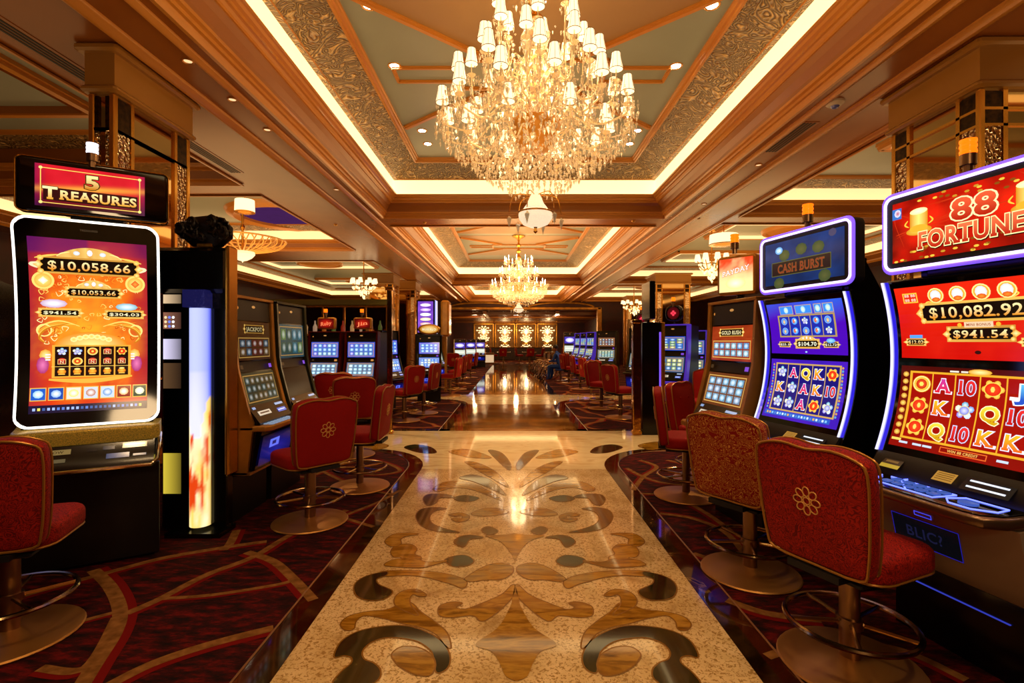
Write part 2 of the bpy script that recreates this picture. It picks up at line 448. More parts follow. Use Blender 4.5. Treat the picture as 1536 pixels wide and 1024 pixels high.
I([(235,725),(238,698),(270,675),(320,672),(352,692),(330,695),(305,688),(290,702),(292,730),(320,768),(260,745)], 2, 3)
I([(85,648),(80,672),(95,698),(135,710),(185,708),(215,692),(222,676),(200,664),(170,650),(165,630),(200,616),(200,603),(140,615),(105,630)], 3, 3)
I([(180,603),(260,598),(360,602),(450,615),(500,635),(505,652),(490,664),(455,650),(420,640),(350,622),(280,615),(200,618)], 2, 1)
I([(400,755),(408,732),(450,718),(488,722),(465,738),(500,746),(560,725),(640,690),(685,650),(685,690),(640,740),(585,782),(560,788),(530,768),(450,775),(410,770)], 2, 1)
I([(500,630),(560,590),(620,570),(675,580),(680,605),(640,630),(580,632),(530,638)], 2, 1)
I([(425,560),(450,545),(500,540),(532,560),(510,578),(460,582)], 3, 1)
I([(220,525),(240,502),(290,497),(316,515),(308,535),(332,548),(318,575),(270,572),(258,548),(230,545)], 2, 1)
I([(197,487),(230,460),(290,455),(322,459),(280,466),(255,478),(255,498),(222,506)], 2, 2)
I([(195,577),(230,557),(300,552),(360,566),(430,561),(385,575),(330,586),(250,583)], 2, 2)
I([(460,490),(480,470),(520,463),(570,472),(520,478),(505,498),(490,508)], 3, 2)
I([(315,395),(330,367),(375,357),(430,362),(385,372),(365,395),(378,420),(430,440),(480,452),(400,449),(340,430)], 3, 1)
I([(342,325),(365,307),(430,308),(460,320),(405,322),(388,342),(358,350)], 3, 2)
I([(380,285),(430,260),(510,262),(580,288),(640,330),(590,312),(520,288),(450,283),(400,297)], 2, 1)
I([(480,245),(530,233),(600,255),(655,310),(590,282),(530,258)], 3, 2)
I([(500,183),(555,190),(620,225),(665,280),(600,245),(540,212)], 2, 2)
I([(590,140),(640,150),(675,195),(665,215),(620,175)], 3, 2)
I([(440,145),(500,135),(560,150),(600,170),(540,170),(480,160)], 2, 1)
I([(460,320),(500,311),(552,321),(525,334),(475,333)], 3, 1)
I([(525,382),(565,363),(620,360),(665,375),(610,388),(560,390)], 2, 1)
I([(440,385),(480,378),(515,390),(505,408),(470,412),(450,402),(465,398),(488,400),(490,390),(460,392)], 2, 2)
I([(565,440),(590,430),(625,445),(610,458),(580,458)], 3, 1)
I([(270,130),(310,118),(370,128),(390,150),(330,150)], 3, 1)
I([(100,115),(150,108),(210,122),(170,138),(120,132)], 2, 1)
# centre motifs (both halves drawn by mirroring about the axis)
def centre(pts, m, lvl):
    P = smooth(pts, 5, False); W = [fl(*zc(*p)) for p in P]; W = [(min(x, AX-.0005), y) for x, y in W]
    tess(W+[(2*AX-x, y) for x, y in reversed(W)], .0022+lvl*.0005, m)
centre([(693,645),(680,700),(672,735),(625,815),(540,878),(600,905),(632,950),(655,1000),(693,1018)], 2, 1)
centre([(693,580),(676,535),(635,488),(575,465),(640,462),(693,455)], 2, 1)
# nearer the camera than the frame shows: repeat of the scroll
floor = struct('floor', g, fm)
# metal strips at carpet edge
g = MB()
for e in edges:
    for i in range(len(e)-1):
        (xa, ya), (xb, yb) = e[i], e[i+1]
        if Vector((xb-xa, yb-ya)).length < 1e-4: continue
        g.tube([(xa, ya, .004), (xb, yb, .004)], .006, 4, 0)
struct('trim_1', g, ['steel'])
# near carpets: hand drawn curved lines on plain pile (covers the patterned base)
g = MB()
def cpt(u, v): x, y = fl(u, v); return (x, y, 0)
for sgn, e in ((-1, edges[0]), (1, edges[2])):
    poly = [(x, y, 0.) for (x, y) in e]+[(sgn*5.5, e[-1][1], 0.), (sgn*5.5, -4, 0.)]
    poly = [p for p in poly if abs(p[0]) < 5.4 or abs(p[0]) == 5.5]
    # keep the edge points nearer than x=5.5 only
    pts = [(p[0], p[1]) for p in poly]
    from mathutils.geometry import tessellate_polygon
    V3 = [Vector((q[0], q[1], 0)) for q in pts]
    fs = []
    for t in tessellate_polygon([V3]):
        a, b, c = [V3[i] for i in t]; fs.append(tuple(t) if (b-a).cross(c-a).z > 0 else tuple(reversed(t)))
    g.add([(q[0], q[1], -.001) for q in pts], fs, 0)
def ribbon(pts, w, m, z, off=0.):
    P = [Vector(p) for p in smooth(pts, 8, False)]; vs = []; fs = []
    for i, p in enumerate(P):
        t = (P[min(i+1, len(P)-1)]-P[max(i-1, 0)]).normalized(); n_ = Vector((t.y, -t.x))
        ww = w if isinstance(w, float) else w[0]+(w[1]-w[0])*i/(len(P)-1)
        a = p+n_*(off-ww/2); b = p+n_*(off+ww/2); vs += [(a.x, a.y, z), (b.x, b.y, z)]
    for i in range(len(P)-1): fs.append((2*i, 2*i+1, 2*i+3, 2*i+2))
    fs2 = []
    for f in fs:
        a, b, c = [Vector(vs[i]) for i in f[:3]]; fs2.append(f if (b-a).cross(c-a).z > 0 else f[::-1])
    g.add(vs, fs2, m)
RZ = [0.]
def cline(px, w=.05, red=1):
    P = [fl(*p) for p in px]
    RZ[0] += .00004; ribbon(P, w, 1, .0016+RZ[0]); ribbon(P, w*.8, 2, .0003+RZ[0], red*w*.7)
for px, w, rd in [
    ([(0,905),(60,886),(150,862),(240,838),(330,822),(400,812)], .055, 1),
    ([(140,855),(165,880),(180,915),(172,950),(140,1000),(115,1040)], .07, -1),
    ([(190,920),(240,898),(310,862),(380,835),(440,800),(520,765)], .055, 1),
    ([(240,898),(320,892),(420,876),(440,868)], .035, 1),
    ([(150,1035),(230,995),(320,965),(410,942)], .06, 1),
    ([(60,1002),(130,1000),(175,925)], .05, 1),
    ([(370,828),(410,842),(440,868),(470,900)], .06, 1),
    ([(355,795),(345,815),(335,825)], .06, -1),
    ([(60,950),(110,935),(185,915)], .035, 1),
    ([(460,800),(520,772),(570,752),(600,735)], .04, 1),
    ([(430,790),(480,770),(560,790)], .04, 1),
    ([(520,705),(560,712),(600,705),(560,690),(500,690)], .05, 1),
    ([(470,700),(530,728),(590,742)], .045, -1),
    ([(400,690),(450,715),(500,700),(540,680)], .05, 1)]:
    cline(px, w, rd)
for px, w, rd in [
    ([(940,702),(965,715),(1000,725),(1050,728)], .05, 1), ([(960,690),(985,700),(965,715),(950,735)], .05, 1),
    ([(960,740),(1010,745),(1060,770),(1100,800)], .05, 1), ([(990,770),(1040,778),(1090,800),(1130,850)], .05, -1),
    ([(1040,830),(1090,845),(1150,850)], .05, 1), ([(1090,900),(1150,920),(1230,930)], .06, 1), ([(1000,690),(1060,700),(1120,690)], .05, 1),
    ([(1150,985),(1240,960),(1350,975),(1450,1020)], .05, 1), ([(1130,740),(1180,800),(1270,860)], .05, 1), ([(1050,680),(1030,700),(1050,728),(1110,745)], .045, 1)]:
    cline(px, w, rd)
struct('trim_2', g, ['carpet', 'cline', 'cred'])

# ------------------------------------------------------------------ ceiling
ZS = 4.08
CX = .25
coffers = [(CX-2.91, CX+2.91, -.1, 10.5, 'c'), (CX-2.91, CX+2.91, 11.3, 22.5, 'c'), (CX-2.91, CX+2.91, 23.2, 32.3, 'c'),
           (4.7, 11.6, -.1, 10.4, 's'), (4.6, 11.6, 11.1, 22.2, 's'), (4.6, 11.6, 23.2, 32.3, 's'),
           (-11.2, -4.45, .6, 8.3, 'n'), (-11.2, -4.45, 8.95, 14.3, 'r'), (-11.2, -4.45, 16.2, 31., 's')]
xs = sorted({XL, XR} | {c[0] for c in coffers} | {c[1] for c in coffers}); ys = sorted({YN, 33.} | {c[2] for c in coffers} | {c[3] for c in coffers})
g = MB()
for i in range(len(xs)-1):
    for j in range(len(ys)-1):
        xm = (xs[i]+xs[i+1])/2; ym = (ys[j]+ys[j+1])/2
        if any(c[0] < xm < c[1] and c[2] < ym < c[3] for c in coffers): continue
        g.poly([(xs[i], ys[j], ZS), (xs[i], ys[j+1], ZS), (xs[i+1], ys[j+1], ZS), (xs[i+1], ys[j], ZS)])
ceiling = struct('ceiling', g, ['soffit'])
profC = [((0, 0), 0), ((-.05, -.012), 0), ((-.05, -.03), 0), ((-.01, -.035), 0), ((.01, -.01), 0), ((.02, .02), 0), ((.05, .02), 0), ((.055, .05), 0), ((.09, .055), 0), ((.095, .085), 1), ((.105, .12), 1), ((.15, .19), 1), ((.2, .235), 0), ((.22, .235), 0), ((.225, .26), 0), ((.25, .275), 0),
         ((.275, .28), 0), ((.28, .31), 0), ((.31, .32), 0), ((.325, .345), 0), ((.345, .35), 0), ((.35, .375), 2), ((.28, .385), 2), ((.28, .67), 3), ((.34, .66), 3), ((.36, .655), 0), ((.37, .67), 3), ((.80, .85), 0), ((.80, .835), 0),
         ((.83, .835), 0), ((.835, .86), 0), ((.86, .865), 0), ((.87, .89), 0), ((.885, .895), 0), ((.89, .915), 0)]
profS = [((0, 0), 0), ((-.04, -.01), 0), ((-.04, -.03), 0), ((-.01, -.03), 0), ((.02, .02), 0), ((.05, .02), 0), ((.055, .05), 0), ((.09, .055), 1), ((.16, .16), 0), ((.2, .165), 0), ((.205, .2), 0), ((.25, .21), 0), ((.28, .25), 2), ((.2, .26), 2), ((.2, .50), 3), ((.26, .5), 3), ((.6, .56), 0), ((.62, .6), 0), ((.65, .62), 0)]
def coffer(c):
    x0, x1, y0, y1, kd = c
    P = profC if kd == 'c' else profS
    g = MB()
    for k in range(len(P)-1):
        (d0, z0), m = P[k]; (d1, z1), _ = P[k+1]
        mid = P[k][1]
        a = [(x0+d0, y0+d0), (x1-d0, y0+d0), (x1-d0, y1-d0), (x0+d0, y1-d0)]
        b = [(x0+d1, y0+d1), (x1-d1, y0+d1), (x1-d1, y1-d1), (x0+d1, y1-d1)]
        for q in range(4):
            r = (q+1) % 4
            g.add([(*a[q], ZS+z0), (*a[r], ZS+z0), (*b[r], ZS+z1), (*b[q], ZS+z1)], [(0, 3, 2, 1)], mid)
    d, z = P[-1][0]; zt = ZS+z
    g.poly([(x0+d, y0+d, zt), (x0+d, y1-d, zt), (x1-d, y1-d, zt), (x1-d, y0+d, zt)], 4)
    def bar(pa, pb, w, h=.05, m=0):
        pa = Vector(pa); pb = Vector(pb); t = (pb-pa).normalized(); n_ = Vector((-t.y, t.x))
        for (ww, hh) in ((w, h*.5), (w*.55, h)):
            q = [pa+n_*ww/2, pb+n_*ww/2, pb-n_*ww/2, pa-n_*ww/2]
            vs = [(p.x, p.y, zt-hh) for p in q]+[(p.x, p.y, zt+.01) for p in q]
            g.add(vs, [(0, 1, 2, 3), (0, 4, 5, 1), (1, 5, 6, 2), (2, 6, 7, 3), (3, 7, 4, 0)], m)
    if kd == 'c':
        xc = (x0+x1)/2
        for yc in ((y1-3.9, y1-8.) if y1 > 12 else (6.62, 2.5)):
            hw = (x1-x0)/2-d
            xa, xb = xc-hw, xc+hw
            for (sx, sy) in ((1, 1), (1, -1), (-1, 1), (-1, -1)):
                bar((xc+sx*.62, yc+sy*.45), (xc+sx*hw*.98, yc+sy*1.62), .09)
            for sx in (1, -1):     # side bars as slim frames
                for dy in (-.17, .17): bar((xc+sx*.95, yc+dy), (xc+sx*(hw-.25), yc+dy), .05, .035)
                bar((xc+sx*(hw-.25), yc-.17), (xc+sx*(hw-.25), yc+.17), .05, .035)
            q = [(xc-.95, yc-.35), (xc+.95, yc-.35), (xc+.95, yc+.35), (xc-.95, yc+.35)]
            for k in range(4): bar(q[k], q[(k+1) % 4], .06, .04)
            # tan triangles between the diagonals
            for sy in (1, -1):
                t = [(xc-.62, yc+sy*.45, zt-.006), (xc+.62, yc+sy*.45, zt-.006), (xc+hw*.98, yc+sy*1.62, zt-.006), (xc+hw*.98, yc+sy*1.9, zt-.006), (xc-hw*.98, yc+sy*1.9, zt-.006), (xc-hw*.98, yc+sy*1.62, zt-.006)]
                if sy < 0: g.add(t, [(0, 1, 2, 3, 4, 5)], 5)
                elif y1 > 12: g.add(t, [(5, 4, 3, 2, 1, 0)], 5)
    if kd in 'sn':
        # inner light box and round medallion
        for q in range(2):
            yc = y0+(y1-y0)*(.3+.4*q); xa, xb = x0+1.3, x1-1.3
            r1 = [(xa, yc-1.), (xb, yc-1.), (xb, yc+1.), (xa, yc+1.)]
            for k in range(4): bar(r1[k], r1[(k+1) % 4], .16, .10)
            r2 = [(xa+.1, yc-.9), (xb-.1, yc-.9), (xb-.1, yc+.9), (xa+.1, yc+.9)]
            for k in range(4):
                pa = Vector(r2[k]); pb = Vector(r2[(k+1) % 4]); g.add([(pa.x, pa.y, zt-.1), (pb.x, pb.y, zt-.1), (pb.x, pb.y, zt), (pa.x, pa.y, zt)], [(0, 1, 2, 3)], 2)
            g.lathe([(.75, zt-.05), (.8, zt-.09), (.88, zt-.09), (.92, zt)], 32, 0, TM(((xa+xb)/2, yc, 0)))
    if kd == 'r':
        xc, yc = -5.6, 12.85
        g.lathe([(1.15, zt-.002), (1.15, zt-.1), (1.3, zt-.14), (1.45, zt-.08), (1.5, zt)], 40, 0, TM((xc, yc, 0)))
        g.lathe([(0.001, zt-.03), (1.15, zt-.03)], 40, 6, TM((xc, yc, 0)))
    return g.build('coffer', ['mould', 'mould_dark', 'cove' if kd == 'c' else ('mould_dark' if kd == 'n' else 'cove_dim'), 'textured', 'panel', 'panel_tan', 'purple'], ceiling)
for c in coffers: coffer(c)
# long ridges on the soffit beams
g = MB()
def ridge(x, y0, y1, w=.14, h=.06):
    pr = [(-w/2, 0), (-w/2, -h*.3), (-w*.3, -h*.5), (-w*.2, -h), (w*.1, -h), (w*.2, -h*.6), (w*.4, -h*.5), (w/2, -h*.2), (w/2, 0)]
    vs = [(x+p[0], y0, ZS+p[1]) for p in pr]+[(x+p[0], y1, ZS+p[1]) for p in pr]; N = len(pr)
    g.add(vs, [(i, i+1, N+i+1, N+i) for i in range(N-1)])
for x in (-3.3, 3.8): ridge(x, -4, 32.8)
ridge(-3.05+.18, -4, 32.8, .1, .04); ridge(3.37, -4, 32.8, .1, .04)
ridge(4.5, -4, 32.8, .1, .04)
struct('trim_3', g, ['mould'], ang=60)
# ------------------------------------------------------------------ walls
g = MB(); g.box(XL-.2, XL, YN, 33, 0, 4.9); struct('wall_left', g, ['redwall'])
g = MB(); g.box(XR, XR+.2, YN, 33, 0, 4.9); struct('wall_right', g, ['redwall'])
g = MB(); g.box(XL, XR, YN-.2, YN, 0, 4.9); struct('wall_back', g, ['redwall'])
OX0, OX1, OZ = -4.4, 5.7, 3.62
g = MB()
g.box(XL, OX0, 33, 33.3, 0, 4.1); g.box(OX1, XR, 33, 33.3, 0, 4.1); g.box(OX0, OX1, 33, 33.3, OZ, 4.1)
struct('wall_far', g, ['redwall'])
g = MB()
for x in (OX0, OX1): g.bbox(x-.14, x+.14, 32.86, 33.35, 0, OZ+.1, .03)
g.bbox(OX0-.1, OX1+.1, 32.86, 33.35, OZ-.06, OZ+.12, .03)
for xc in (-1.9, 3.2):
    pts = [(xc+2.1*math.cos(a), 32.84, OZ+.1+.3*math.sin(a)) for a in [math.pi*k/24 for k in range(25)]]
    g.tube(pts, .07, 8)
struct('trim_4', g, ['bronze'])
g = MB(); g.poly([(OX0-1, 33.3, 3.55), (OX0-1, YF, 3.2), (OX1+1, YF, 3.2), (OX1+1, 33.3, 3.55)])
for k in range(5): g.box(OX0-1, OX1+1, 34.5+k*2.3, 34.8+k*2.3, 3.3, 3.5)
for x in (-1.8, .6, 3.): g.box(x-.12, x+.12, 33.4, YF, 3.3, 3.5)
struct('trim_5', g, ['soffit'])
g = MB(); g.box(OX0-1.2, OX1+1.2, YF-.3, YF, 0, 3.6); struct('wall_end', g, ['redwall'])
g = MB(); g.box(OX0-1.2, OX0-1, 33.3, YF, 0, 3.6); struct('wall_alcove_left', g, ['redwall'])
g = MB(); g.box(OX1+1, OX1+1.2, 33.3, YF, 0, 3.6); struct('wall_alcove_right', g, ['redwall'])
M['goldwall'] = mat('gold_silk_panel', '8A5E24', .35, .3, noise='5E3C12', bscale=3)
for i in range(4):
    x = -2.6+1.95*i
    w = thing('wall_panel', ['gold framed wall panel leftmost behind the far bar', 'gold framed wall panel second from left behind the far bar', 'gold framed wall panel second from right behind the far bar', 'gold framed wall panel rightmost behind the far bar'][i], 'wall panel', (x, YF-.3, 0), 0, 'gold panels on the far wall')
    g = MB(); g.box(-.82, .82, -.04, 0, .05, 3.05); g.build('silk_panel', ['goldwall'], w)
    g = MB()
    for sx in (-.88, .88): g.bbox(sx-.06, sx+.06, -.09, 0, 0, 3.15, .02)
    g.bbox(-.9, .9, -.09, 0, 3.05, 3.18, .02); g.build('panel_frame', ['gold'], w)
    o = thing('wall_ornament', ['lit gilded flower ornament on the leftmost far wall panel', 'lit gilded flower ornament on the second far wall panel from the left', 'lit gilded flower ornament on the third far wall panel from the left', 'lit gilded flower ornament on the rightmost far wall panel'][i], 'ornament', (x, YF-.42, .55), 0, 'lit ornaments on the far wall')
    g = MB(); g.lathe([(.25, 0), (.3, .06), (.1, .16), (.08, .3), (.34, .55), (.42, .8), (.3, .86), (.001, .86)], 20, 0, TM(sc=(1, .25, 1))); g.build('urn', ['gold'], o)
    g = MB()
    for k in range(11):
        a = R(15+15*k); rr = .42+.14*(k % 2)
        g.tube(smooth([(0, -.02, .85), (rr*.5*math.cos(a), -.06, .9+rr*.6*math.sin(a)), (rr*math.cos(a), -.06, .95+rr*1.5*math.sin(a)*.8)], 5, False), .022, 6)
        g.lathe([(.001, -.07), (.07, 0), (.001, .07)], 8, 0, TM((rr*math.cos(a), -.06, .95+rr*1.2*math.sin(a)), sc=(1, .4, 1)))
    for zo, q in ((1.55, 1.25), (.1, .9)):
        for k in range(13):
            a = R(15+12.5*k); rr = (.35+.2*(k % 2))*q; g.tube(smooth([(0, -.03, zo+.1), (rr*.5*math.cos(a), -.07, zo+.1+rr*.9*math.sin(a)), (rr*math.cos(a), -.07, zo+.1+rr*math.sin(a))], 4, False), .02, 5)
            g.lathe([(.001, -.08), (.085, 0), (.001, .08)], 8, 0, TM((rr*math.cos(a), -.07, zo+.1+rr*math.sin(a)), sc=(1, .4, 1)))
    g.build('bouquet', ['glow'], o)
# downlights
M['down_dim'] = mat('dim_downlight_lens', 'C8B8A0', .3, emit=(1, .7, .4), es=.5)
def downlight(x, y, z, label, spot=12., r=.075, group=None, lens='down'):
    t = thing('downlight', label, 'downlight', (x, y, z), 0, group)
    g = MB(); g.lathe([(r*.8, -.002), (r, -.012), (r*1.15, -.006), (r*1.18, 0)], 20); g.build('trim_ring', ['brass'], t)
    g = MB(); g.lathe([(.001, -.004), (r*.78, -.004)], 20); g.build('lens', [lens], t)
    if spot:
        L = bpy.data.lights.new('downlight_lamp', 'SPOT'); L.energy = spot; L.color = (1, .74, .42); L.spot_size = R(95); L.spot_blend = .8; L.shadow_soft_size = .06
        lo = bpy.data.objects.new('downlight_lamp', L); COL.objects.link(lo); lo.parent = t; lo.location = (0, 0, -.02)
zp = ZS+.915
for i, (y, nm) in enumerate([(4.66, 'nearest'), (5.4, 'second'), (6.17, 'third'), (8.6, 'farthest')]):
    downlight(-2.98, y, ZS, nm+' small downlight in the left soffit beside the coffer', 6, .045, None, 'down_dim')
for sx, side in ((-1.49, 'left'), (2.08, 'right')):
    for y, nm in [(5.27, 'nearest the camera'), (6.43, 'beside the slim side frame'), (8.4, 'second from the coffer end'), (8.96, 'nearest the coffer end')]:
        downlight(sx, y, zp, 'round downlight on the %s edge of the green ceiling panel, %s' % (side, nm), 22)
for y in (3.0, 7.4, 9.5): downlight(3.6, y, ZS, {3.0: 'small downlight over the right machines nearest the camera', 7.4: 'small downlight in the right soffit beyond the vent', 9.5: 'small downlight in the right soffit near the cross beam'}[y], 6, .045, None, 'down_dim')
downlight(-5.2, 6.2, ZS+.6, 'bright downlight in the left side bay ceiling', 20, .07)
# vents
def vent(x, y0, y1, z, label, n=4):
    t = thing('ceiling_vent', label, 'vent', (x, y0, z))
    g = MB(); g.box(-.1, .1, 0, y1-y0, -.006, 0); g.build('frame', ['mould_dark'], t)
    g = MB()
    for k in range(n): g.box(-.08+k*.16/n, -.08+(k+.55)*.16/n, .02, y1-y0-.02, -.010, -.005)
    g.build('slot', ['matte'], t)
vent(-4.15, 2.6, 5.04, ZS, 'long black slot vent above the left mirrored column')
vent(-4.2, 6.5, 7.75, ZS, 'black slot vent beyond the left mirrored column')
vent(3.52, 5.95, 6.9, ZS, 'black slot vent in the right soffit')
t = thing('ceiling_camera', 'white dome camera on the right soffit', 'camera', (3.48, 5.46, ZS))
g = MB(); g.lathe([(.001, -.05), (.06, -.045), (.09, -.02), (.095, 0)], 20); g.build('housing', [mat('white_housing', 'C8B8A8', .4)], t)
g = MB(); g.lathe([(.001, -.075), (.03, -.068), (.045, -.045)], 16); g.build('dome', [mat('blue_dome', '5A60B0', .1)], t)
for k, (x, y) in enumerate([(-1.9, 11.0), (.9, 10.9), (2.6, 10.85), (3.9, 10.6), (-3.9, 11.2)]):
    g = MB(); g.lathe([(.001, -.03), (.03, -.025), (.045, 0)], 12)
    o = g.build('sprinkler', ['bronze'], None, (x, y, ZS)); tag(o, ['small sprinkler on the first cross beam, far left', 'small sprinkler on the first cross beam, centre', 'small sprinkler on the first cross beam, right of the chandelier', 'small sprinkler where the first cross beam meets the right soffit', 'small sprinkler where the first cross beam meets the left soffit'][k], 'sprinkler')
# mirrored columns
def column(x0, x1, y0, y1, label, zb=3.7, group=None):
    t = thing('mirrored_column', label, 'column', ((x0+x1)/2, (y0+y1)/2, 0), 0, group)
    w = (x1-x0)/2; d = (y1-y0)/2
    g = MB(); g.box(-w-.04, w+.04, -d-.04, d+.04, zb, ZS)
    for (e, z0, z1) in ((.07, zb-.03, zb+.03), (.10, ZS-.07, ZS)): g.bbox(-w-e, w+e, -d-e, d+e, z0, z1, .02)
    g.build('header', ['header'], t)
    g = MB(); g.box(-w, w, -d, d, 0, zb-.02); g.build('mirror_panel', ['mirror'], t)
    g = MB(); c = MB(); cap = MB()
    s = .17; sX = min(.17, w-.03)
    for sx in (-1, 1):
        for sy in (-1, 1):
            X, Y = sx*w, sy*d
            g.bbox(X-.025, X+.025, Y-.025, Y+.025, 0, zb-.03, .008)
            # side faces
            g.box(X-.02, X+.02, Y-sy*(s+.03)-.02, Y-sy*(s+.03)+.02, 0, zb-.03)
            c.box(X-.012, X+.012, min(Y-sy*.03, Y-sy*s), max(Y-sy*.03, Y-sy*s), .05, zb-.35)
            cap.box(X-.016, X+.016, min(Y-sy*.03, Y-sy*s), max(Y-sy*.03, Y-sy*s), zb-.33, zb-.05)
            if w > .2:
                g.box(X-sx*(s+.03)-.02, X-sx*(s+.03)+.02, Y-.02, Y+.02, 0, zb-.03)
            c.box(min(X-sx*.03, X-sx*sX), max(X-sx*.03, X-sx*sX), Y-.012, Y+.012, .05, zb-.35)
            cap.box(min(X-sx*.03, X-sx*sX), max(X-sx*.03, X-sx*sX), Y-.016, Y+.016, zb-.33, zb-.05)
    for z in (zb-.34, zb-.2 if w > .2 else zb-.34): g.box(-w-.02, w+.02, -d-.02, d+.02, z-.012, z+.012)
    g.build('gold_frame', ['gold'], t); c.build('crystal_strip', ['carved'], t); cap.build('capital_panel', [mat('carved_bronze', '4A3010', .3, .8, noise='20140A', bscale=25)], t)
column(-3.68, -3.5, 4.45, 5.45, 'mirrored gold column behind the 5 Treasures machine')
column(4.03, 4.9, 4.36, 5.33, 'mirrored gold column behind the 88 Fortunes machine')
column(-5.55, -4.5, 19.1, 20.1, 'distant mirrored column on the left above the twin machines')
column(-5.0, -4.1, 21.4, 22.4, 'distant mirrored column on the left beside the tall lit sign')
column(5.45, 6.7, 19.1, 20.3, 'distant mirrored column on the right above the round red topper')
column(6.5, 7.9, 28.5, 29.5, 'farthest mirrored column on the right')
# ------------------------------------------------------------------ chandeliers
def octa(g, p, w, h, m=0):
    x, y, z = p; a = random.random()*3
    c, s = math.cos(a)*w, math.sin(a)*w
    g.add([(x, y, z+h*.35), (x+c, y+s, z), (x-s, y+c, z), (x-c, y-s, z), (x+s, y-c, z), (x, y, z-h)],
          [(0, 1, 2), (0, 2, 3), (0, 3, 4), (0, 4, 1), (5, 2, 1), (5, 3, 2), (5, 4, 3), (5, 1, 4)], m)
pend = MB(); octa(pend, (0, 0, -.05), .016, .045); pend.lathe([(.001, .0), (.006, -.006), (.001, -.012)], 6); pend.lathe([(.001, -.014), (.008, -.022), (.001, -.03)], 6)
PEND = pend.mesh('crystal_pendant', ['crystal'], 5)
sh = MB()
N = 20
sh.lathe([(.036, .145), (.041, .10), (.049, .055), (.060, 0)], N)
SHADE = sh.mesh('lamp_shade', ['shade'], 60)
st = MB()
for (r, z) in ((.0605, .0), (.0365, .145)): st.tube([(r*math.cos(2*math.pi*k/16), r*math.sin(2*math.pi*k/16), z) for k in range(16)], .0028, 5, 0, True)
for k in range(8):
    a = 2*math.pi*k/8; st.tube([(.0605*math.cos(a), .0605*math.sin(a), 0), (.037*math.cos(a), .037*math.sin(a), .145)], .0014, 4)
TRIM = st.mesh('shade_trim', ['shade_trim'])
bb = MB(); bb.lathe([(.001, .10), (.010, .075), (.017, .045), (.012, .015), (.009, .0), (.009, -.05), (.022, -.055), (.03, -.07), (.001, -.08)], 10)
BULB = bb.mesh('candle_bulb', ['bulb'])
def link(me, name, par, loc, rz=0):
    o = bpy.data.objects.new(name, me); COL.objects.link(o); o.parent = par; o.location = loc; o.rotation_euler = (0, 0, rz); return o
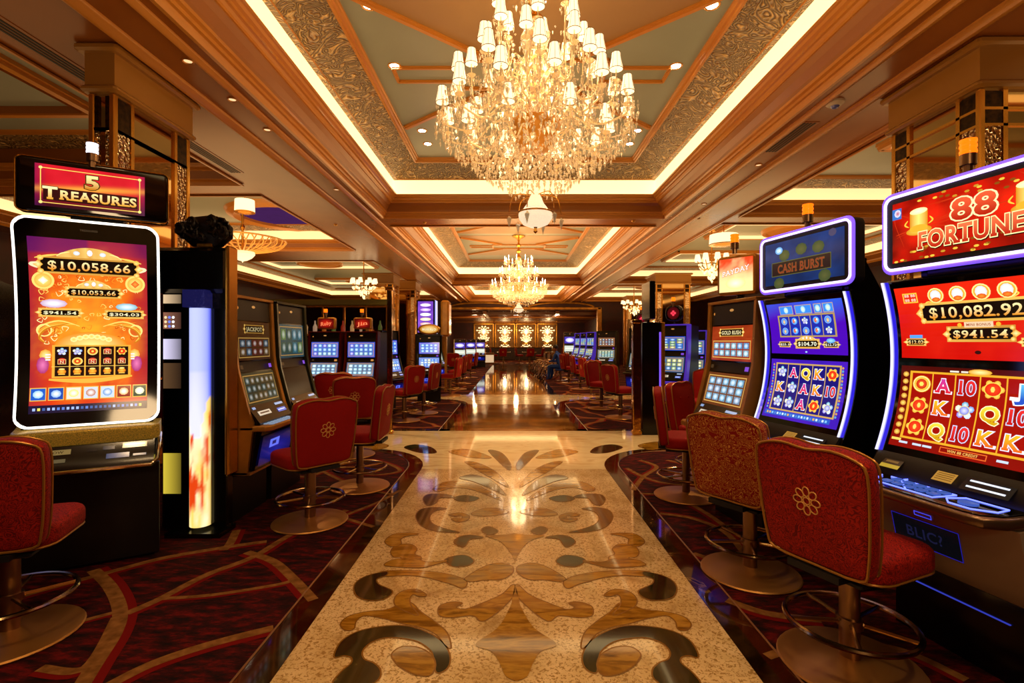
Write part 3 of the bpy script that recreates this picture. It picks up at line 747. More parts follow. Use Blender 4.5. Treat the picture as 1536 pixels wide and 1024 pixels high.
def chandelier(name, label, x, y, ztop, tiers, hull, zcen, shaded, ncry, npend, zbowl, power, sc=1.):
    t = thing(name, label, 'chandelier', (x, y, 0))
    g = MB()
    zs = hull[0][1]
    g.lathe([(.22, ztop), (.22, ztop-.03), (.16, ztop-.06), (.05, ztop-.12), (.03, ztop-.2)], 24)
    g.tube([(0, 0, ztop-.1), (0, 0, zs-.1)], .03, 10)
    for k in range(7):
        z = ztop-.25-(ztop-.25-zs)*k/7; g.lathe([(.03, z), (.075, z-.05), (.085, z-.08), (.03, z-.13)], 16)
    g.build('stem', ['gold'], t)
    g = MB()   # crystal column and centre bowl
    z = zcen+.75
    g.lathe([(.05, zcen+1.0), (.14, zcen+.85), (.09, zcen+.72), (.17, zcen+.55), (.2, zcen+.42), (.1, zcen+.3), (.12, zcen+.15), (.06, zcen)], 18)
    g.build('glass_column', ['crystal'], t, ang=5)
    g = MB(); g.lathe([(.06, zcen-.22), (.14, zcen-.2), (.21, zcen-.1), (.23, zcen+.02), (.25, zcen+.04), (.2, zcen+.05), (.06, zcen+.02)], 28); g.build('bronze_bowl', ['bronze'], t)
    stuff = MB(); arms = []; glow = MB()
    np_ = 0; cand = []
    for (tz, tr, n, ph) in tiers:
        for k in range(n):
            a = 2*math.pi*(k+ph)/n; c, s = math.cos(a), math.sin(a)
            r0 = .12; z0 = min(tz-.1, zcen+.0+(tz-zcen)*.55)
            g = MB()
            path = smooth([(r0, z0), (r0+(tr-r0)*.35, z0+.06), (r0+(tr-r0)*.65, z0-.12), (r0+(tr-r0)*.92, z0-.10 if tz-z0 < .5 else tz-.35), (tr, tz-.16), (tr, tz-.09)], 5, False)
            g.tube([(p[0]*c, p[0]*s, p[1]) for p in path], .0085, 6)
            # drip cup
            g.lathe([(.001, tz-.13), (.03, tz-.115), (.042, tz-.10), (.01, tz-.105)], 10, 0, TM((tr*c, tr*s, 0)))
            g.tube([(tr*c, tr*s, tz-.11), (tr*c, tr*s, tz+.03)], .006, 6)
            ar = g.build('arm', ['crystal_arm'], t)
            if shaded:
                q = link(SHADE, 'lamp_shade', t, (tr*c, tr*s, tz)); link(TRIM, 'shade_trim', q, (0, 0, 0))
            else: link(BULB, 'candle_bulb', t, (tr*c, tr*s, tz))
            for j in range(6):
                b = a+2*math.pi*j/6; cand.append((tr*c+.045*math.cos(b), tr*s+.045*math.sin(b), tz-.115))
            for q_ in range(5, len(path)-4, 3): cand.append((path[q_][0]*c, path[q_][0]*s, path[q_][1]-.01))
    # crystal rings along the hull
    for i in range(len(hull)-1):
        (r1, z1), (r2, z2) = hull[i], hull[i+1]
        steps = max(1, int((z1-z2)/.055))
        for q in range(steps):
            f = q/steps; r = r1+(r2-r1)*f; z = z1+(z2-z1)*f
            nn = max(8, int(r*2*math.pi/.06))
            for k in range(nn):
                a = 2*math.pi*(k+.5*q)/nn; cand.append((r*math.cos(a)*random.uniform(.93, 1.03), r*math.sin(a)*random.uniform(.93, 1.03), z+random.uniform(-.02, .02)))
    cand.sort(key=lambda p: p[1]+random.random()*.3)
    for p in cand[:npend]: link(PEND, 'crystal_pendant', t, p, random.random()*3)
    for p in cand[npend:]:
        octa(stuff, (p[0], p[1], p[2]-.04), .013, .04)
        for j in range(2): octa(stuff, (p[0], p[1], p[2]-.012*j), .006, .008)
    for k in range(ncry):      # interior sparkle
        q = random.random(); 
        i = random.randrange(len(tiers)); tz, tr, n, ph = tiers[i]
        r = tr*math.sqrt(random.random())*.9; a = random.random()*2*math.pi
        z = random.uniform(zcen-.35, tz-.1)
        if r > .3+.7*max(0, (tiers[0][0]-z)/(tiers[0][0]-zcen)): r *= .6
        octa(stuff if k % 9 else glow, (r*math.cos(a), r*math.sin(a), z), random.uniform(.008, .018), random.uniform(.015, .05))
    # garland strands from the tiers down
    for k in range(46):
        a = 2*math.pi*k/46; i = k % len(tiers); r = tiers[i][1]
        za = tiers[i][0]-.15
        for j in range(9):
            f = j/8; rr = r*(1-f)+.12*f; zz = za*(1-f)+(zcen-.15)*f-.25*math.sin(math.pi*f)
            octa(stuff, (rr*math.cos(a), rr*math.sin(a), zz), .011, .018)
    tag(stuff.build('crystal_cluster', ['crystal'], t, ang=5), kind='stuff')
    tag(glow.build('lit_crystal_cluster', ['glow'], t, ang=5), kind='stuff')
    # bottom bowl
    zb = zbowl
    g = MB(); g.lathe([(.03, zb+.28), (.05, zb+.24), (.08, zb+.17), (.125, zb+.11), (.15, zb+.09), (.16, zb+.07), (.155, zb+.03), (.12, zb-.02), (.05, zb-.05), (.001, zb-.05)], 20); g.build('bottom_bowl', ['glow_bowl'], t, ang=5)
    g = MB(); g.tube([(.16*math.cos(R(15*k)), .16*math.sin(R(15*k)), zb+.085) for k in range(24)], .008, 6, 0, True)
    g.lathe([(.001, zb-.11), (.02, zb-.09), (.012, zb-.06), (.02, zb-.05)], 10)
    for k in range(6):
        a = R(60*k+10); g.tube(smooth([(.02*math.cos(a), .02*math.sin(a), zb+.25), (.2*math.cos(a), .2*math.sin(a), zb+.24), (.25*math.cos(a), .25*math.sin(a), zb+.08)], 5, False), .005, 5)
    g.build('bowl_ring', ['gold'], t)
    g = MB(); octa(g, (0, 0, 0), .028, .09); me = g.mesh('large_drop', ['crystal'], 5)
    for k in range(6):
        a = R(60*k+10); link(me, 'large_drop', t, (.25*math.cos(a), .25*math.sin(a), zb+.02))
    for (dz, e) in ((.55, .5), (-.0, .3), (1.0, .2)):
        L = bpy.data.lights.new('chandelier_lamp', 'POINT'); L.energy = power*e*.6; L.color = (1, .68, .34); L.shadow_soft_size = .25
        lo = bpy.data.objects.new('chandelier_lamp', L); COL.objects.link(lo); lo.parent = t; lo.location = (0, 0, zcen+dz)
    return t
M['crystal_arm'] = mat('glass_arm', 'F0D8A8', .12, .45, 1, emit=(1, .66, .3), es=.10)
M['glow_bowl'] = mat('crystal_bowl', 'FFF4DC', .12, 0, 1, emit=(1, .82, .55), es=.75, bump=1, bscale=40)
chandelier('chandelier', 'huge crystal chandelier with pleated shades nearest the camera', .22, 4.75, 4.99,
    [(4.60, .36, 6, .25), (4.34, .45, 8, 0), (4.10, .60, 9, .5), (3.88, .76, 11, .25), (3.64, .87, 13, 0), (3.46, .66, 8, .5)],
    [(.92, 3.62), (.9, 3.42), (.74, 3.28), (.58, 3.18), (.46, 3.10), (.34, 3.02), (.24, 2.95), (.2, 2.86)], 3.5, True, 1500, 100, 2.62, 120)
chandelier('chandelier', 'smaller crystal chandelier with bare candle bulbs in the second ceiling coffer', .22, 16.75, 4.99,
    [(4.22, .46, 10, .25), (3.86, .62, 12, 0), (3.45, .88, 18, .5), (3.2, .6, 10, 0)],
    [(.98, 3.4), (.94, 3.2), (.82, 3.02), (.66, 2.9), (.52, 2.82), (.34, 2.74), (.2, 2.66)], 3.3, False, 900, 100, 2.5, 150)
# wire basket chandelier, left bay
t = thing('basket_chandelier', 'gold wire basket chandelier under the purple lit recess', 'chandelier', (-6.38, 12., 0))
g = MB()
for k in range(28):
    a = 2*math.pi*k/28; c, s = math.cos(a), math.sin(a)
    for (r1, z1, a2) in ((.95, 3.9, .12), (.72, 3.95, -.1)):
        c2, s2 = math.cos(a+a2), math.sin(a+a2)
        g.tube(smooth([(.16*c, .16*s, 3.62), (.45*c2, .45*s2, 3.66), (r1*.86*c2, r1*.86*s2, 3.76), (r1*c, r1*s, z1)], 4, False), .013, 5)
for (r, z) in ((.95, 3.9), (.16, 3.62), (.72, 3.95)): g.tube([(r*math.cos(2*math.pi*k/32), r*math.sin(2*math.pi*k/32), z) for k in range(32)], .018, 6, 0, True)
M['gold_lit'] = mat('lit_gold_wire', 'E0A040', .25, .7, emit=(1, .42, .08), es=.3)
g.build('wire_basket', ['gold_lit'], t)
g = MB(); g.lathe([(.26, 3.62), (.27, 3.56), (.2, 3.48), (.1, 3.42), (.02, 3.4), (.001, 3.36)], 18); g.build('bowl', ['glow_bowl'], t, ang=5)
g = MB(); g.tube([(0, 0, 3.5), (0, 0, 4.6)], .03); g.lathe([(.02, 4.3), (.06, 4.2), (.02, 4.1)], 10); g.build('stem', ['gold'], t)
# small drum lamp above basket, left
def drum(x, y, z, r, h, label):
    t = thing('drum_pendant', label, 'pendant lamp', (x, y, z))
    g = MB(); g.lathe([(r, 0), (r*.96, h)], 24); g.lathe([(.001, .02), (r*.97, .02)], 24); g.build('shade', ['shade'], t)
    g = MB(); g.tube([(0, 0, h), (0, 0, ZS+.6-z)], .012); g.lathe([(r, -.01), (r+.01, 0), (r, .01)], 24); g.lathe([(.001, -.05), (r*.6, -.03), (r*.8, 0)], 16); g.build('fitting', ['gold'], t)
drum(-5.75, 10.9, 4.28, .2, .26, 'small white drum pendant left of the basket chandelier')
drum(4.85, 11.6, 3.72, .32, .22, 'cream drum pendant seen between the two right toppers')
def minichand(x, y, z0, z1, r, label):
    t = thing('small_chandelier', label, 'chandelier', (x, y, 0))
    g = MB(); g.tube([(0, 0, z0), (0, 0, z1)], .02); g.lathe([(.02, z1), (.12, z1-.02), (.13, z1)], 12)
    for k in range(8):
        a = R(45*k); g.tube(smooth([(0, 0, z0+.3), (.6*r*math.cos(a), .6*r*math.sin(a), z0+.15), (r*math.cos(a), r*math.sin(a), z0+.4)], 4, False), .014, 5)
    g.build('frame', ['gold'], t)
    g = MB(); g.lathe([(.09, 0), (.06, .16), (.001, .16)], 10); me = g.mesh('lamp_shade', ['shade'])
    for k in range(8):
        a = R(45*k); link(me, 'lamp_shade', t, (r*math.cos(a), r*math.sin(a), z0+.42))
    g = MB()
    for k in range(120):
        a = random.random()*6.28; q = random.random(); octa(g, (r*q*math.cos(a), r*q*math.sin(a), z0+.3-.5*(1-q)*random.random()), .03, .06)
    tag(g.build('crystals', ['glow'], t, ang=5), kind='stuff')
minichand(5.9, 24.5, 2.9, 4.6, .55, 'small distant chandelier left of the right hand mirrored column')
minichand(5.6, 14.2, 3.35, 4.6, .4, 'small crystal chandelier partly hidden behind the dark blue topper')
minichand(-5.15, 17.6, 3.1, 4.6, .4, 'small bowl chandelier in front of the distant left columns')
# ------------------------------------------------------------------ chairs
def emblem(mb, T=None, r=.042):
    for k in range(8):
        a = 2*math.pi*k/8; c, s = math.cos(a), math.sin(a)
        pts = []
        for q in range(14):
            b = 2*math.pi*q/14; u = r+.021*math.cos(b); w = .0155*math.sin(b)
            pts.append((u*c-w*s, u*s+w*c, 0))
        mb.tube(pts, .0028, 5, 0, True, T)
    mb.tube([(.016*math.cos(2*math.pi*q/14), .016*math.sin(2*math.pi*q/14), 0) for q in range(14)], .003, 5, 0, True, T)
def back_outline(w=.525, h=.53):
    pts = [(0, h/2), (w*.22, h/2+.012), (w*.42, h/2-.01), (w/2, h/2-.06), (w/2-.005, 0), (w/2-.025, -h/2+.07), (w*.38, -h/2+.006), (0, -h/2)]
    full = pts+[(-x, y) for (x, y) in reversed(pts[1:-1])]
    full = [(p[0], p[1]) for p in full]
    out = smooth(full, 3)
    return list(reversed(out))
def make_chair(label, fabric='velvet', loc=(0, 0, 0), rz=0, group=None, has_emblem=True, tuft=False, seatfab='velvet'):
    t = thing('casino_chair', label, 'chair', loc, rz, group)
    g = MB(); g.lathe([(.001, 0), (.296, 0), (.302, .008), (.296, .016), (.20, .03), (.10, .04), (.06, .046), (.001, .046)], 40); g.build('base', ['brass'], t)
    g = MB(); g.lathe([(.040, .04), (.040, .44)], 20, 0, None, 1.15, .9); g.lathe([(.052, .185), (.052, .225)], 20, 0, None, 1.15, .9); g.lathe([(.03, .44), (.03, .47)], 16)
    g.build('pole', ['steel'], t)
    g = MB(); g.tube([(.265*math.cos(2*math.pi*k/36), .265*math.sin(2*math.pi*k/36)+.0, .205) for k in range(36)], .013, 8, 0, True)
    ring = g.build('foot_ring', ['chrome_warm'], t)
    for k in range(5):
        a = 2*math.pi*k/5+.4; g = MB(); g.tube([(.04*math.cos(a), .04*math.sin(a), .205), (.26*math.cos(a), .26*math.sin(a), .205)], .010, 6); g.build('spoke', ['chrome_warm'], ring)
    g = MB(); g.bbox(-.17, .17, -.19, .17, .455, .478, .006); g.box(-.12, .12, -.26, -.16, .47, .50); g.build('seat_plate', ['matte'], t)
    so = list(rrect(.50, .47, .11, 5, 0, .035))
    g = MB(); g.slab(so, .115, .035, 0, TM((0, 0, .54)), crown=.022); seat = g.build('seat', [seatfab], t, ang=60)
    g = MB(); g.tube([(x*1.0, y, .492) for (x, y) in rrect(.485, .455, .10, 5, 0, .035)], .006, 6, 0, True); g.build('piping', ['piping'], seat)
    bo = back_outline()
    Tb = TM((0, -.235, .775), (R(90+7), 0, 0))     # slab xy -> xz plane, leaning back
    g = MB(); g.slab(bo, .085, .03, 0, Tb, crown=.012); bk = g.build('backrest', [fabric], t, ang=60)
    g = MB(); g.tube([(x*.985, y*.985, .040) for (x, y) in bo], .006, 6, 0, True, Tb); g.tube([(x*.985, y*.985, -.040) for (x, y) in bo], .0055, 6, 0, True, Tb); g.build('piping', ['piping'], bk)
    if has_emblem:
        g = MB(); emblem(g, Tb @ TM((0, .03, .0565))); g.build('emblem', ['emblem'], bk)
    if tuft:
        g = MB()
        for (x, y) in ((-.1, .1), (.1, .1), (0, 0), (-.1, -.1), (.1, -.1)): g.lathe([(.001, -.006), (.012, -.003), (.013, .003)], 10, 0, Tb @ TM((x, y, -.053)))
        g.build('tuft_button', [fabric], bk)
    return t
M['chrome_warm'] = mat('warm_chrome', 'B89868', .18, 1.)
M['emblem'] = mat('gold_embroidery', 'E0A85A', .5, .3, emit='C08030', es=.05)
chair = make_chair('nearest red swivel chair with gold flower emblem, in front of the 88 Fortunes machine', 'velvet_swirl', (1.565, 2.35, 0), R(-66), seatfab='velvet_swirl')
make_chair('swivel chair with gold and red brocade back behind the nearest right chair', 'velvet_gold', (1.545, 3.29, 0), R(-58), has_emblem=False, seatfab='velvet_swirl')
make_chair('dark red swirl patterned chair cut off at the left frame edge before 5 Treasures', 'velvet_swirl', (-2.55, 2.57, 0), R(20), has_emblem=False, seatfab='velvet_swirl')
cplain = make_chair('red velvet chair with gold flower emblem in front of the gold framed machine', 'velvet', (-1.68, 4.22, 0), R(48.6))
copy_tree(cplain, (-1.57, 5.23, 0), R(90), 'red velvet chair seen side on at the rounded carpet corner, left of the walk')
ctuft = make_chair('red chair with buttoned back facing sideways behind the brocade chair', 'velvet', (2.06, 5.5, 0), R(-134), has_emblem=False, tuft=True)
copy_tree(cplain, (1.69, 4.92, 0), R(-106), 'dark red chair seen edge on beside the right carpet corner')
for (x, y, a, lb) in [(-2.62, 7.6, 8, 'red chair with flower emblem facing the left one of the twin machines'),
                      (-2.12, 6.7, 25, 'dark red chair directly behind the side-on chair, facing the twin machines'),
                      (-2.75, 6.5, -10, 'dark red chair half hidden behind the emblem chair on the left'),
                      (-2.04, 9.6, 62, 'red chair with emblem in front of the black machine back, left aisle'),
                      (-1.85, 10.6, 80, 'red chair just behind the pair by the blue screen machine'),
                      (-1.72, 14.1, 80, 'first red chair of the far left aisle row'),
                      (-1.72, 15.9, 85, 'second red chair of the far left aisle row'),
                      (-1.75, 18.0, 80, 'third red chair of the far left aisle row'),
                      (-1.72, 21.0, 85, 'fourth red chair of the far left aisle row'),
                      (-2.4, 20.0, 20, 'red chair before the arched machine at the far left'),
                      (2.14, 10.0, -70, 'red chair closest to the gold mirrored end post on the right aisle'),
                      (2.0, 11.35, -130, 'red chair turned towards the walk beyond the gold end post'),
                      (2.2, 12.4, -60, 'red chair before the brown screened machine, right aisle'),
                      (2.2, 14.1, -80, 'red chair fourth from the gold end post, right aisle'),
                      (2.15, 16.0, -85, 'red chair fifth from the gold end post, right aisle'),
                      (2.05, 18.2, -80, 'red chair sixth from the gold end post, right aisle'),
                      (2.35, 19.9, -75, 'farthest red chair of the right aisle row'),
                      (3.05, 7.9, 150, 'red chair facing the camera behind the purple edged machine'),
                      (3.55, 8.6, -60, 'dark red chair between the purple edged machine and the gold framed one'),
                      (2.95, 6.3, -70, 'dark red chair right of the buttoned chair, mostly hidden')]:
    copy_tree(cplain if a != 150 else ctuft, (x, y, 0), R(a), lb)

# ------------------------------------------------------------------ screen drawing
def hx(c): return hexc(c) if isinstance(c, str) else c
def mixc(a, b, t):
    t = max(0, min(1, t)); a = hx(a); b = hx(b); return tuple(a[i]+(b[i]-a[i])*t for i in range(3))
def vn(x, y):
    def h(i, j): return (math.sin(i*127.1+j*311.7)*43758.5453) % 1
    i, j = math.floor(x), math.floor(y); fx, fy = x-i, y-j; fx = fx*fx*(3-2*fx); fy = fy*fy*(3-2*fy)
    return (h(i, j)*(1-fx)+h(i+1, j)*fx)*(1-fy)+(h(i, j+1)*(1-fx)+h(i+1, j+1)*fx)*fy
def fbm(x, y): return .5*vn(x, y)+.3*vn(2.1*x+5, 2.1*y)+.2*vn(4.3*x, 4.3*y+9)
_tc = {}
def glyphs(s, off=0., serif=True):
    k = (s, off, serif)
    if k in _tc: return _tc[k]
    cu = bpy.data.curves.new('t', 'FONT'); cu.body = s; cu.offset = off; cu.resolution_u = 3; cu.space_character = 1.08
    ob = bpy.data.objects.new('t', cu); COL.objects.link(ob)
    dg = bpy.context.evaluated_depsgraph_get(); me = bpy.data.meshes.new_from_object(ob.evaluated_get(dg))
    vs = [(v.co.x, v.co.y) for v in me.vertices]; fs = [tuple(p.vertices) for p in me.polygons if p.normal.z > -.5]
    if serif:
        cnt = {}
        for f in fs:
            for a, b in zip(f, f[1:]+f[:1]): cnt[(min(a, b), max(a, b))] = cnt.get((min(a, b), max(a, b)), 0)+1
        for (a, b), n in cnt.items():
            if n != 1: continue
            (xa, ya), (xb, yb) = vs[a], vs[b]
            if abs(ya-yb) > .004 or abs(xa-xb) < .06: continue
            bot = abs(ya+off) < .03; top = abs(ya-.73-off) < .045
            if not (bot or top): continue
            x0, x1 = min(xa, xb)-.055, max(xa, xb)+.055
            y0, y1 = (ya, ya+.085+off) if bot else (ya-.085-off, ya)
            o = len(vs); vs += [(x0, y0), (x1, y0), (x1, y1), (x0, y1)]; fs.append((o, o+1, o+2, o+3))
    bpy.data.objects.remove(ob); bpy.data.meshes.remove(me); bpy.data.curves.remove(cu)
    _tc[k] = (vs, fs); return _tc[k]
class Scr:
    def __init__(s, mp, lift=.0012, step=.0005): s.mp = mp; s.v = []; s.f = []; s.c = []; s.lift = lift; s.step = step; s.marks = []
    def geo(s, pts, fs, col, L=1):
        if L == 1: s.marks.append((len(s.v), len(s.f)))
        o = len(s.v)
        for (x, y) in pts:
            s.v.append(tuple(s.mp(x, y, s.lift+s.step*L))); s.c.append(hx(col(x, y)) if callable(col) else hx(col))
        s.f += [tuple(i+o for i in f) for f in fs]
    def rect(s, x0, x1, y0, y1, col, L=1, nx=1, ny=None):
        ny = ny or max(1, int((y1-y0)/.06))
        pts = [(x0+(x1-x0)*i/nx, y0+(y1-y0)*j/ny) for j in range(ny+1) for i in range(nx+1)]
        fs = [(j*(nx+1)+i, j*(nx+1)+i+1, (j+1)*(nx+1)+i+1, (j+1)*(nx+1)+i) for j in range(ny) for i in range(nx)]
        s.geo(pts, fs, col, L)
    def frame(s, x0, x1, y0, y1, w, col, L=2):
        s.rect(x0, x1, y0, y0+w, col, L); s.rect(x0, x1, y1-w, y1, col, L); s.rect(x0, x0+w, y0, y1, col, L); s.rect(x1-w, x1, y0, y1, col, L)
    def disc(s, x, y, rx, ry, col, L=2, n=14, c2=None):
        pts = [(x, y)]+[(x+rx*math.cos(2*math.pi*k/n), y+ry*math.sin(2*math.pi*k/n)) for k in range(n)]
        o = len(s.v)
        s.geo(pts, [(0, 1+k, 1+(k+1) % n) for k in range(n)], col, L)
        if c2 is not None: s.c[o] = hx(c2)
    def ring(s, x, y, rx, ry, w, col, L=3, n=16):
        pts = []
        for k in range(n):
            a = 2*math.pi*k/n; pts += [(x+rx*math.cos(a), y+ry*math.sin(a)), (x+(rx-w)*math.cos(a), y+(ry-w)*math.sin(a))]
        s.geo(pts, [(2*k, 2*((k+1) % n), 2*((k+1) % n)+1, 2*k+1) for k in range(n)], col, L)
    def curl(s, pts, w, col, L=3):
        P = [Vector(p) for p in smooth(pts, 5, False)]; out = []
        for i, p in enumerate(P):
            t = (P[min(i+1, len(P)-1)]-P[max(i-1, 0)]).normalized(); ww = w*(.35+.65*math.sin(math.pi*i/(len(P)-1)))
            out += [(p.x-t.y*ww/2, p.y+t.x*ww/2), (p.x+t.y*ww/2, p.y-t.x*ww/2)]
        s.geo(out, [(2*i, 2*i+1, 2*i+3, 2*i+2) for i in range(len(P)-1)], col, L)
    def text(s, txt, x, y, h, col, L=4, out=None, ow=.05, width=None, serif=True, bold=.015, slant=0.):
        vs, fs = glyphs(txt, bold, serif)
        xa = min(p[0] for p in vs); xb = max(p[0] for p in vs); k = h/.73; kx = k if not width else width/(xb-xa); cx = (xa+xb)/2
        M_ = lambda p: (x+(p[0]-cx)*kx, y+(p[1]-.365)*k+slant*(p[0]-cx)*kx)
        if out:
            v2, f2 = glyphs(txt, bold+ow, serif); s.geo([M_(p) for p in v2], f2, out, L-1)
        s.geo([M_(p) for p in vs], fs, col, L)
    def split(s, name, mt, par):
        ks = s.marks+[(len(s.v), len(s.f))]
        for (v0, f0), (v1, f1) in zip(ks, ks[1:]):
            q = Scr(s.mp); q.v = s.v[v0:v1]; q.c = s.c[v0:v1]; q.f = [tuple(i-v0 for i in f) for f in s.f[f0:f1]]; q.build(name, mt, par)
    def build(s, name, mt, par):
        me = bpy.data.meshes.new(name); me.from_pydata(s.v, [], s.f); me.materials.append(M[mt])
        a = me.color_attributes.new('Col', 'FLOAT_COLOR', 'POINT')
        a.data.foreach_set('color', [q for c in s.c for q in (*c, 1.)]); me.update()
        o = bpy.data.objects.new(name, me); COL.objects.link(o); o.parent = par; return o
GOLDT = lambda y0, h: (lambda x, y: mixc('B86A10', 'FFF3A8', (y-y0+h/2)/h))
def plate(S, x, y, w, h, txt, th, L=3, tcol=None, deco=True, gold='E8A030', ow=.012):
    S.rect(x-w/2-ow, x+w/2+ow, y-h/2-ow, y+h/2+ow, lambda a, b: mixc('A85A10', 'FFD060', fbm(a*40, b*40)), L)
    S.rect(x-w/2, x+w/2, y-h/2, y+h/2, '120804', L+1)
    if txt: S.text(txt, x, y, th, tcol or (lambda a, b: mixc('E08A1A', 'FFF2B0', (b-y+th/2)/th)), L+3, out='3A1C04', ow=.03, width=w*.86)
    if deco:
        for sg in (-1, 1):
            S.disc(x+sg*(w/2+ow), y, .014+h*.12, h*.32, gold, L+2, 4, 'FFF0A0')
            for sy in (-1, 1): S.disc(x+sg*(w/2), y+sy*(h/2), h*.2, h*.2, gold, L+2, 8, 'FFE890')
def crest(S, x, y, w, h, L=3):
    n = 16
    S.geo([(x-w/2+w*k/n, y+h*(math.sin(math.pi*k/n)**.7)) for k in range(n+1)]+[(x+w/2-w*k/n, y) for k in range(n+1)], [(k, k+1, 2*n-k, 2*n+1-k) for k in range(n)], lambda a, b: mixc('C87A18', 'FFE080', fbm(a*60, b*60)), L)
    S.disc(x, y+h*.5, h*.22, h*.3, 'F4E0F0', L+2, 8, 'FFFFFF')
    for sg in (-1, 1):
        S.disc(x+sg*w*.2, y+h*.42, h*.25, h*.2, 'C8D4E8', L+2, 10, 'FFFFFF')
        S.curl([(x+sg*w*.3, y+h*.5), (x+sg*w*.42, y+h*.35), (x+sg*w*.5, y+h*.05)], h*.1, 'FFE890', L+3)
def reel(S, x0, x1, y0, y1, nx, ny, syms, bg, line, L=3, lw=.006):
    S.rect(x0-.01, x1+.01, y0-.01, y1+.01, line, L)
    cw = (x1-x0)/nx; ch = (y1-y0)/ny
    for i in range(nx): S.rect(x0+i*cw+lw/2, x0+(i+1)*cw-lw/2, y0, y1, bg, L+1)
    for i in range(nx):
        for j in range(ny): symbol(S, syms[(j*nx+i) % len(syms)], x0+(i+.5)*cw, y1-(j+.5)*ch, min(cw, ch)*.86, L+2)
LET = {'A': ('C83AA0', 'E02020', 'F0F0FF'), 'K': ('F0C020', 'E8601A', 'E8E8FF'), 'Q': ('F8E040', 'D0A010', 'FFF8C0'), '10': ('E83030', 'C01010', 'C8D8FF'), 'J': ('60C0F0', '2050C0', 'FFFFFF'), '9': ('60C060', '107020', 'FFFFFF')}
def symbol(S, k, x, y, s, L):
    if k in LET:
        a, b, o = LET[k]; S.text(k, x, y, s*.72, lambda p, q: mixc(b, a, (q-y+s*.36)/(s*.72)), L+3, out=o, ow=.045, width=s*(.82 if k != 'J' else .5), bold=.03)
    elif k == 'coin':
        S.disc(x, y, s*.5, s*.46, 'F0A828', L, 18, 'FFE060'); S.ring(x, y, s*.47, s*.43, s*.05, 'FFF0A0', L+1); S.disc(x, y, s*.3, s*.28, 'C02808', L+2, 14, 'FF6030'); S.disc(x, y, s*.13, s*.13, 'FFE060', L+3, 6)
    elif k == 'medal':
        for q in range(6):
            a = 2*math.pi*q/6; S.disc(x+s*.36*math.cos(a), y+s*.34*math.sin(a), s*.15, s*.15, 'E8A828', L, 8, 'FFE070')
        S.disc(x, y, s*.38, s*.34, 'D82010', L+1, 14, 'FF5020'); S.ring(x, y, s*.4, s*.36, s*.05, 'FFD050', L+2); S.disc(x, y, s*.1, s*.15, 'FFD860', L+3, 6)
    elif k == 'gem':
        for q in range(5):
            a = 2*math.pi*q/5+.3; S.disc(x+s*.3*math.cos(a), y+s*.28*math.sin(a), s*.17, s*.17, ('6090E0', '40A0C0', 'E8E0B0', '8060D0', 'D0E0FF')[q], L, 7, 'E0F0FF')
        S.disc(x, y, s*.26, s*.24, '5868D0', L+1, 10, 'E0E0FF'); S.ring(x, y, s*.27, s*.25, s*.04, 'E8D890', L+2)
    elif k == 'blue':
        S.disc(x, y, s*.46, s*.42, '2A6AE0', L, 12, '90C8FF'); S.ring(x, y, s*.46, s*.42, s*.05, '9AD0FF', L+1); S.disc(x, y-s*.05, s*.18, s*.26, 'C89040', L+2, 7, 'FFE8B0')
    elif k == 'blue2':
        S.disc(x, y, s*.46, s*.42, '3A8AF0', L, 12, 'A8E0FF'); S.disc(x-s*.08, y, s*.2, s*.28, 'C83020', L+2, 6, 'F0A060'); S.disc(x+s*.14, y+s*.1, s*.12, s*.12, 'FFFFFF', L+3, 6)
    elif k == 'pot':
        S.disc(x, y-s*.05, s*.4, s*.3, 'D87010', L, 12, 'FFC040'); S.disc(x, y+s*.25, s*.28, s*.1, 'FFE080', L+1, 10); S.rect(x-s*.3, x+s*.3, y-s*.4, y-s*.3, 'FFC850', L+1)
    elif k == 'red':
        S.rect(x-s*.36, x+s*.36, y-s*.3, y+s*.22, '9A1010', L); S.disc(x, y+s*.2, s*.34, s*.2, 'C02020', L+1, 10, 'FF6040'); S.frame(x-s*.38, x+s*.38, y-s*.34, y+s*.24, s*.06, 'E8C070', L+2)
        S.text('N', x, y-s*.05, s*.36, 'F0D0A0', L+3)
    elif k == 'tile':
        S.rect(x-s*.42, x+s*.42, y-s*.42, y+s*.42, '2868A8', L); S.disc(x, y, s*.32, s*.32, '88C8F0', L+1, 8, 'F0F8FF')

# generic tidy title art for small far screens
def mini(S, w, y0, y1, bg1, bg2, cell, nx, ny, line='D0A050', frame=True, seed=0):
    rnd = random.Random(seed)
    S.rect(-w, w, y0, y1, lambda a, b: mixc(bg1, bg2, fbm(a*14+seed, b*14)), 0, 8, 8)
    m = .035; cw = (2*w-2*m)/nx; ch = (y1-y0-2*m)/ny
    if frame: S.frame(-w+m*.6, w-m*.6, y0+m*.6, y1-m*.6, .008, line, 1)
    for i in range(nx):
        for j in range(ny):
            cx = -w+m+(i+.5)*cw; cy = y0+m+(j+.5)*ch; c = rnd.choice(cell)
            S.rect(cx-cw*.42, cx+cw*.42, cy-ch*.42, cy+ch*.42, mixc(c, '101018', .45), 2, 1, 1)
            S.disc(cx, cy, cw*.32, ch*.36, c, 3, 8, mixc(c, 'FFFFFF', .7))
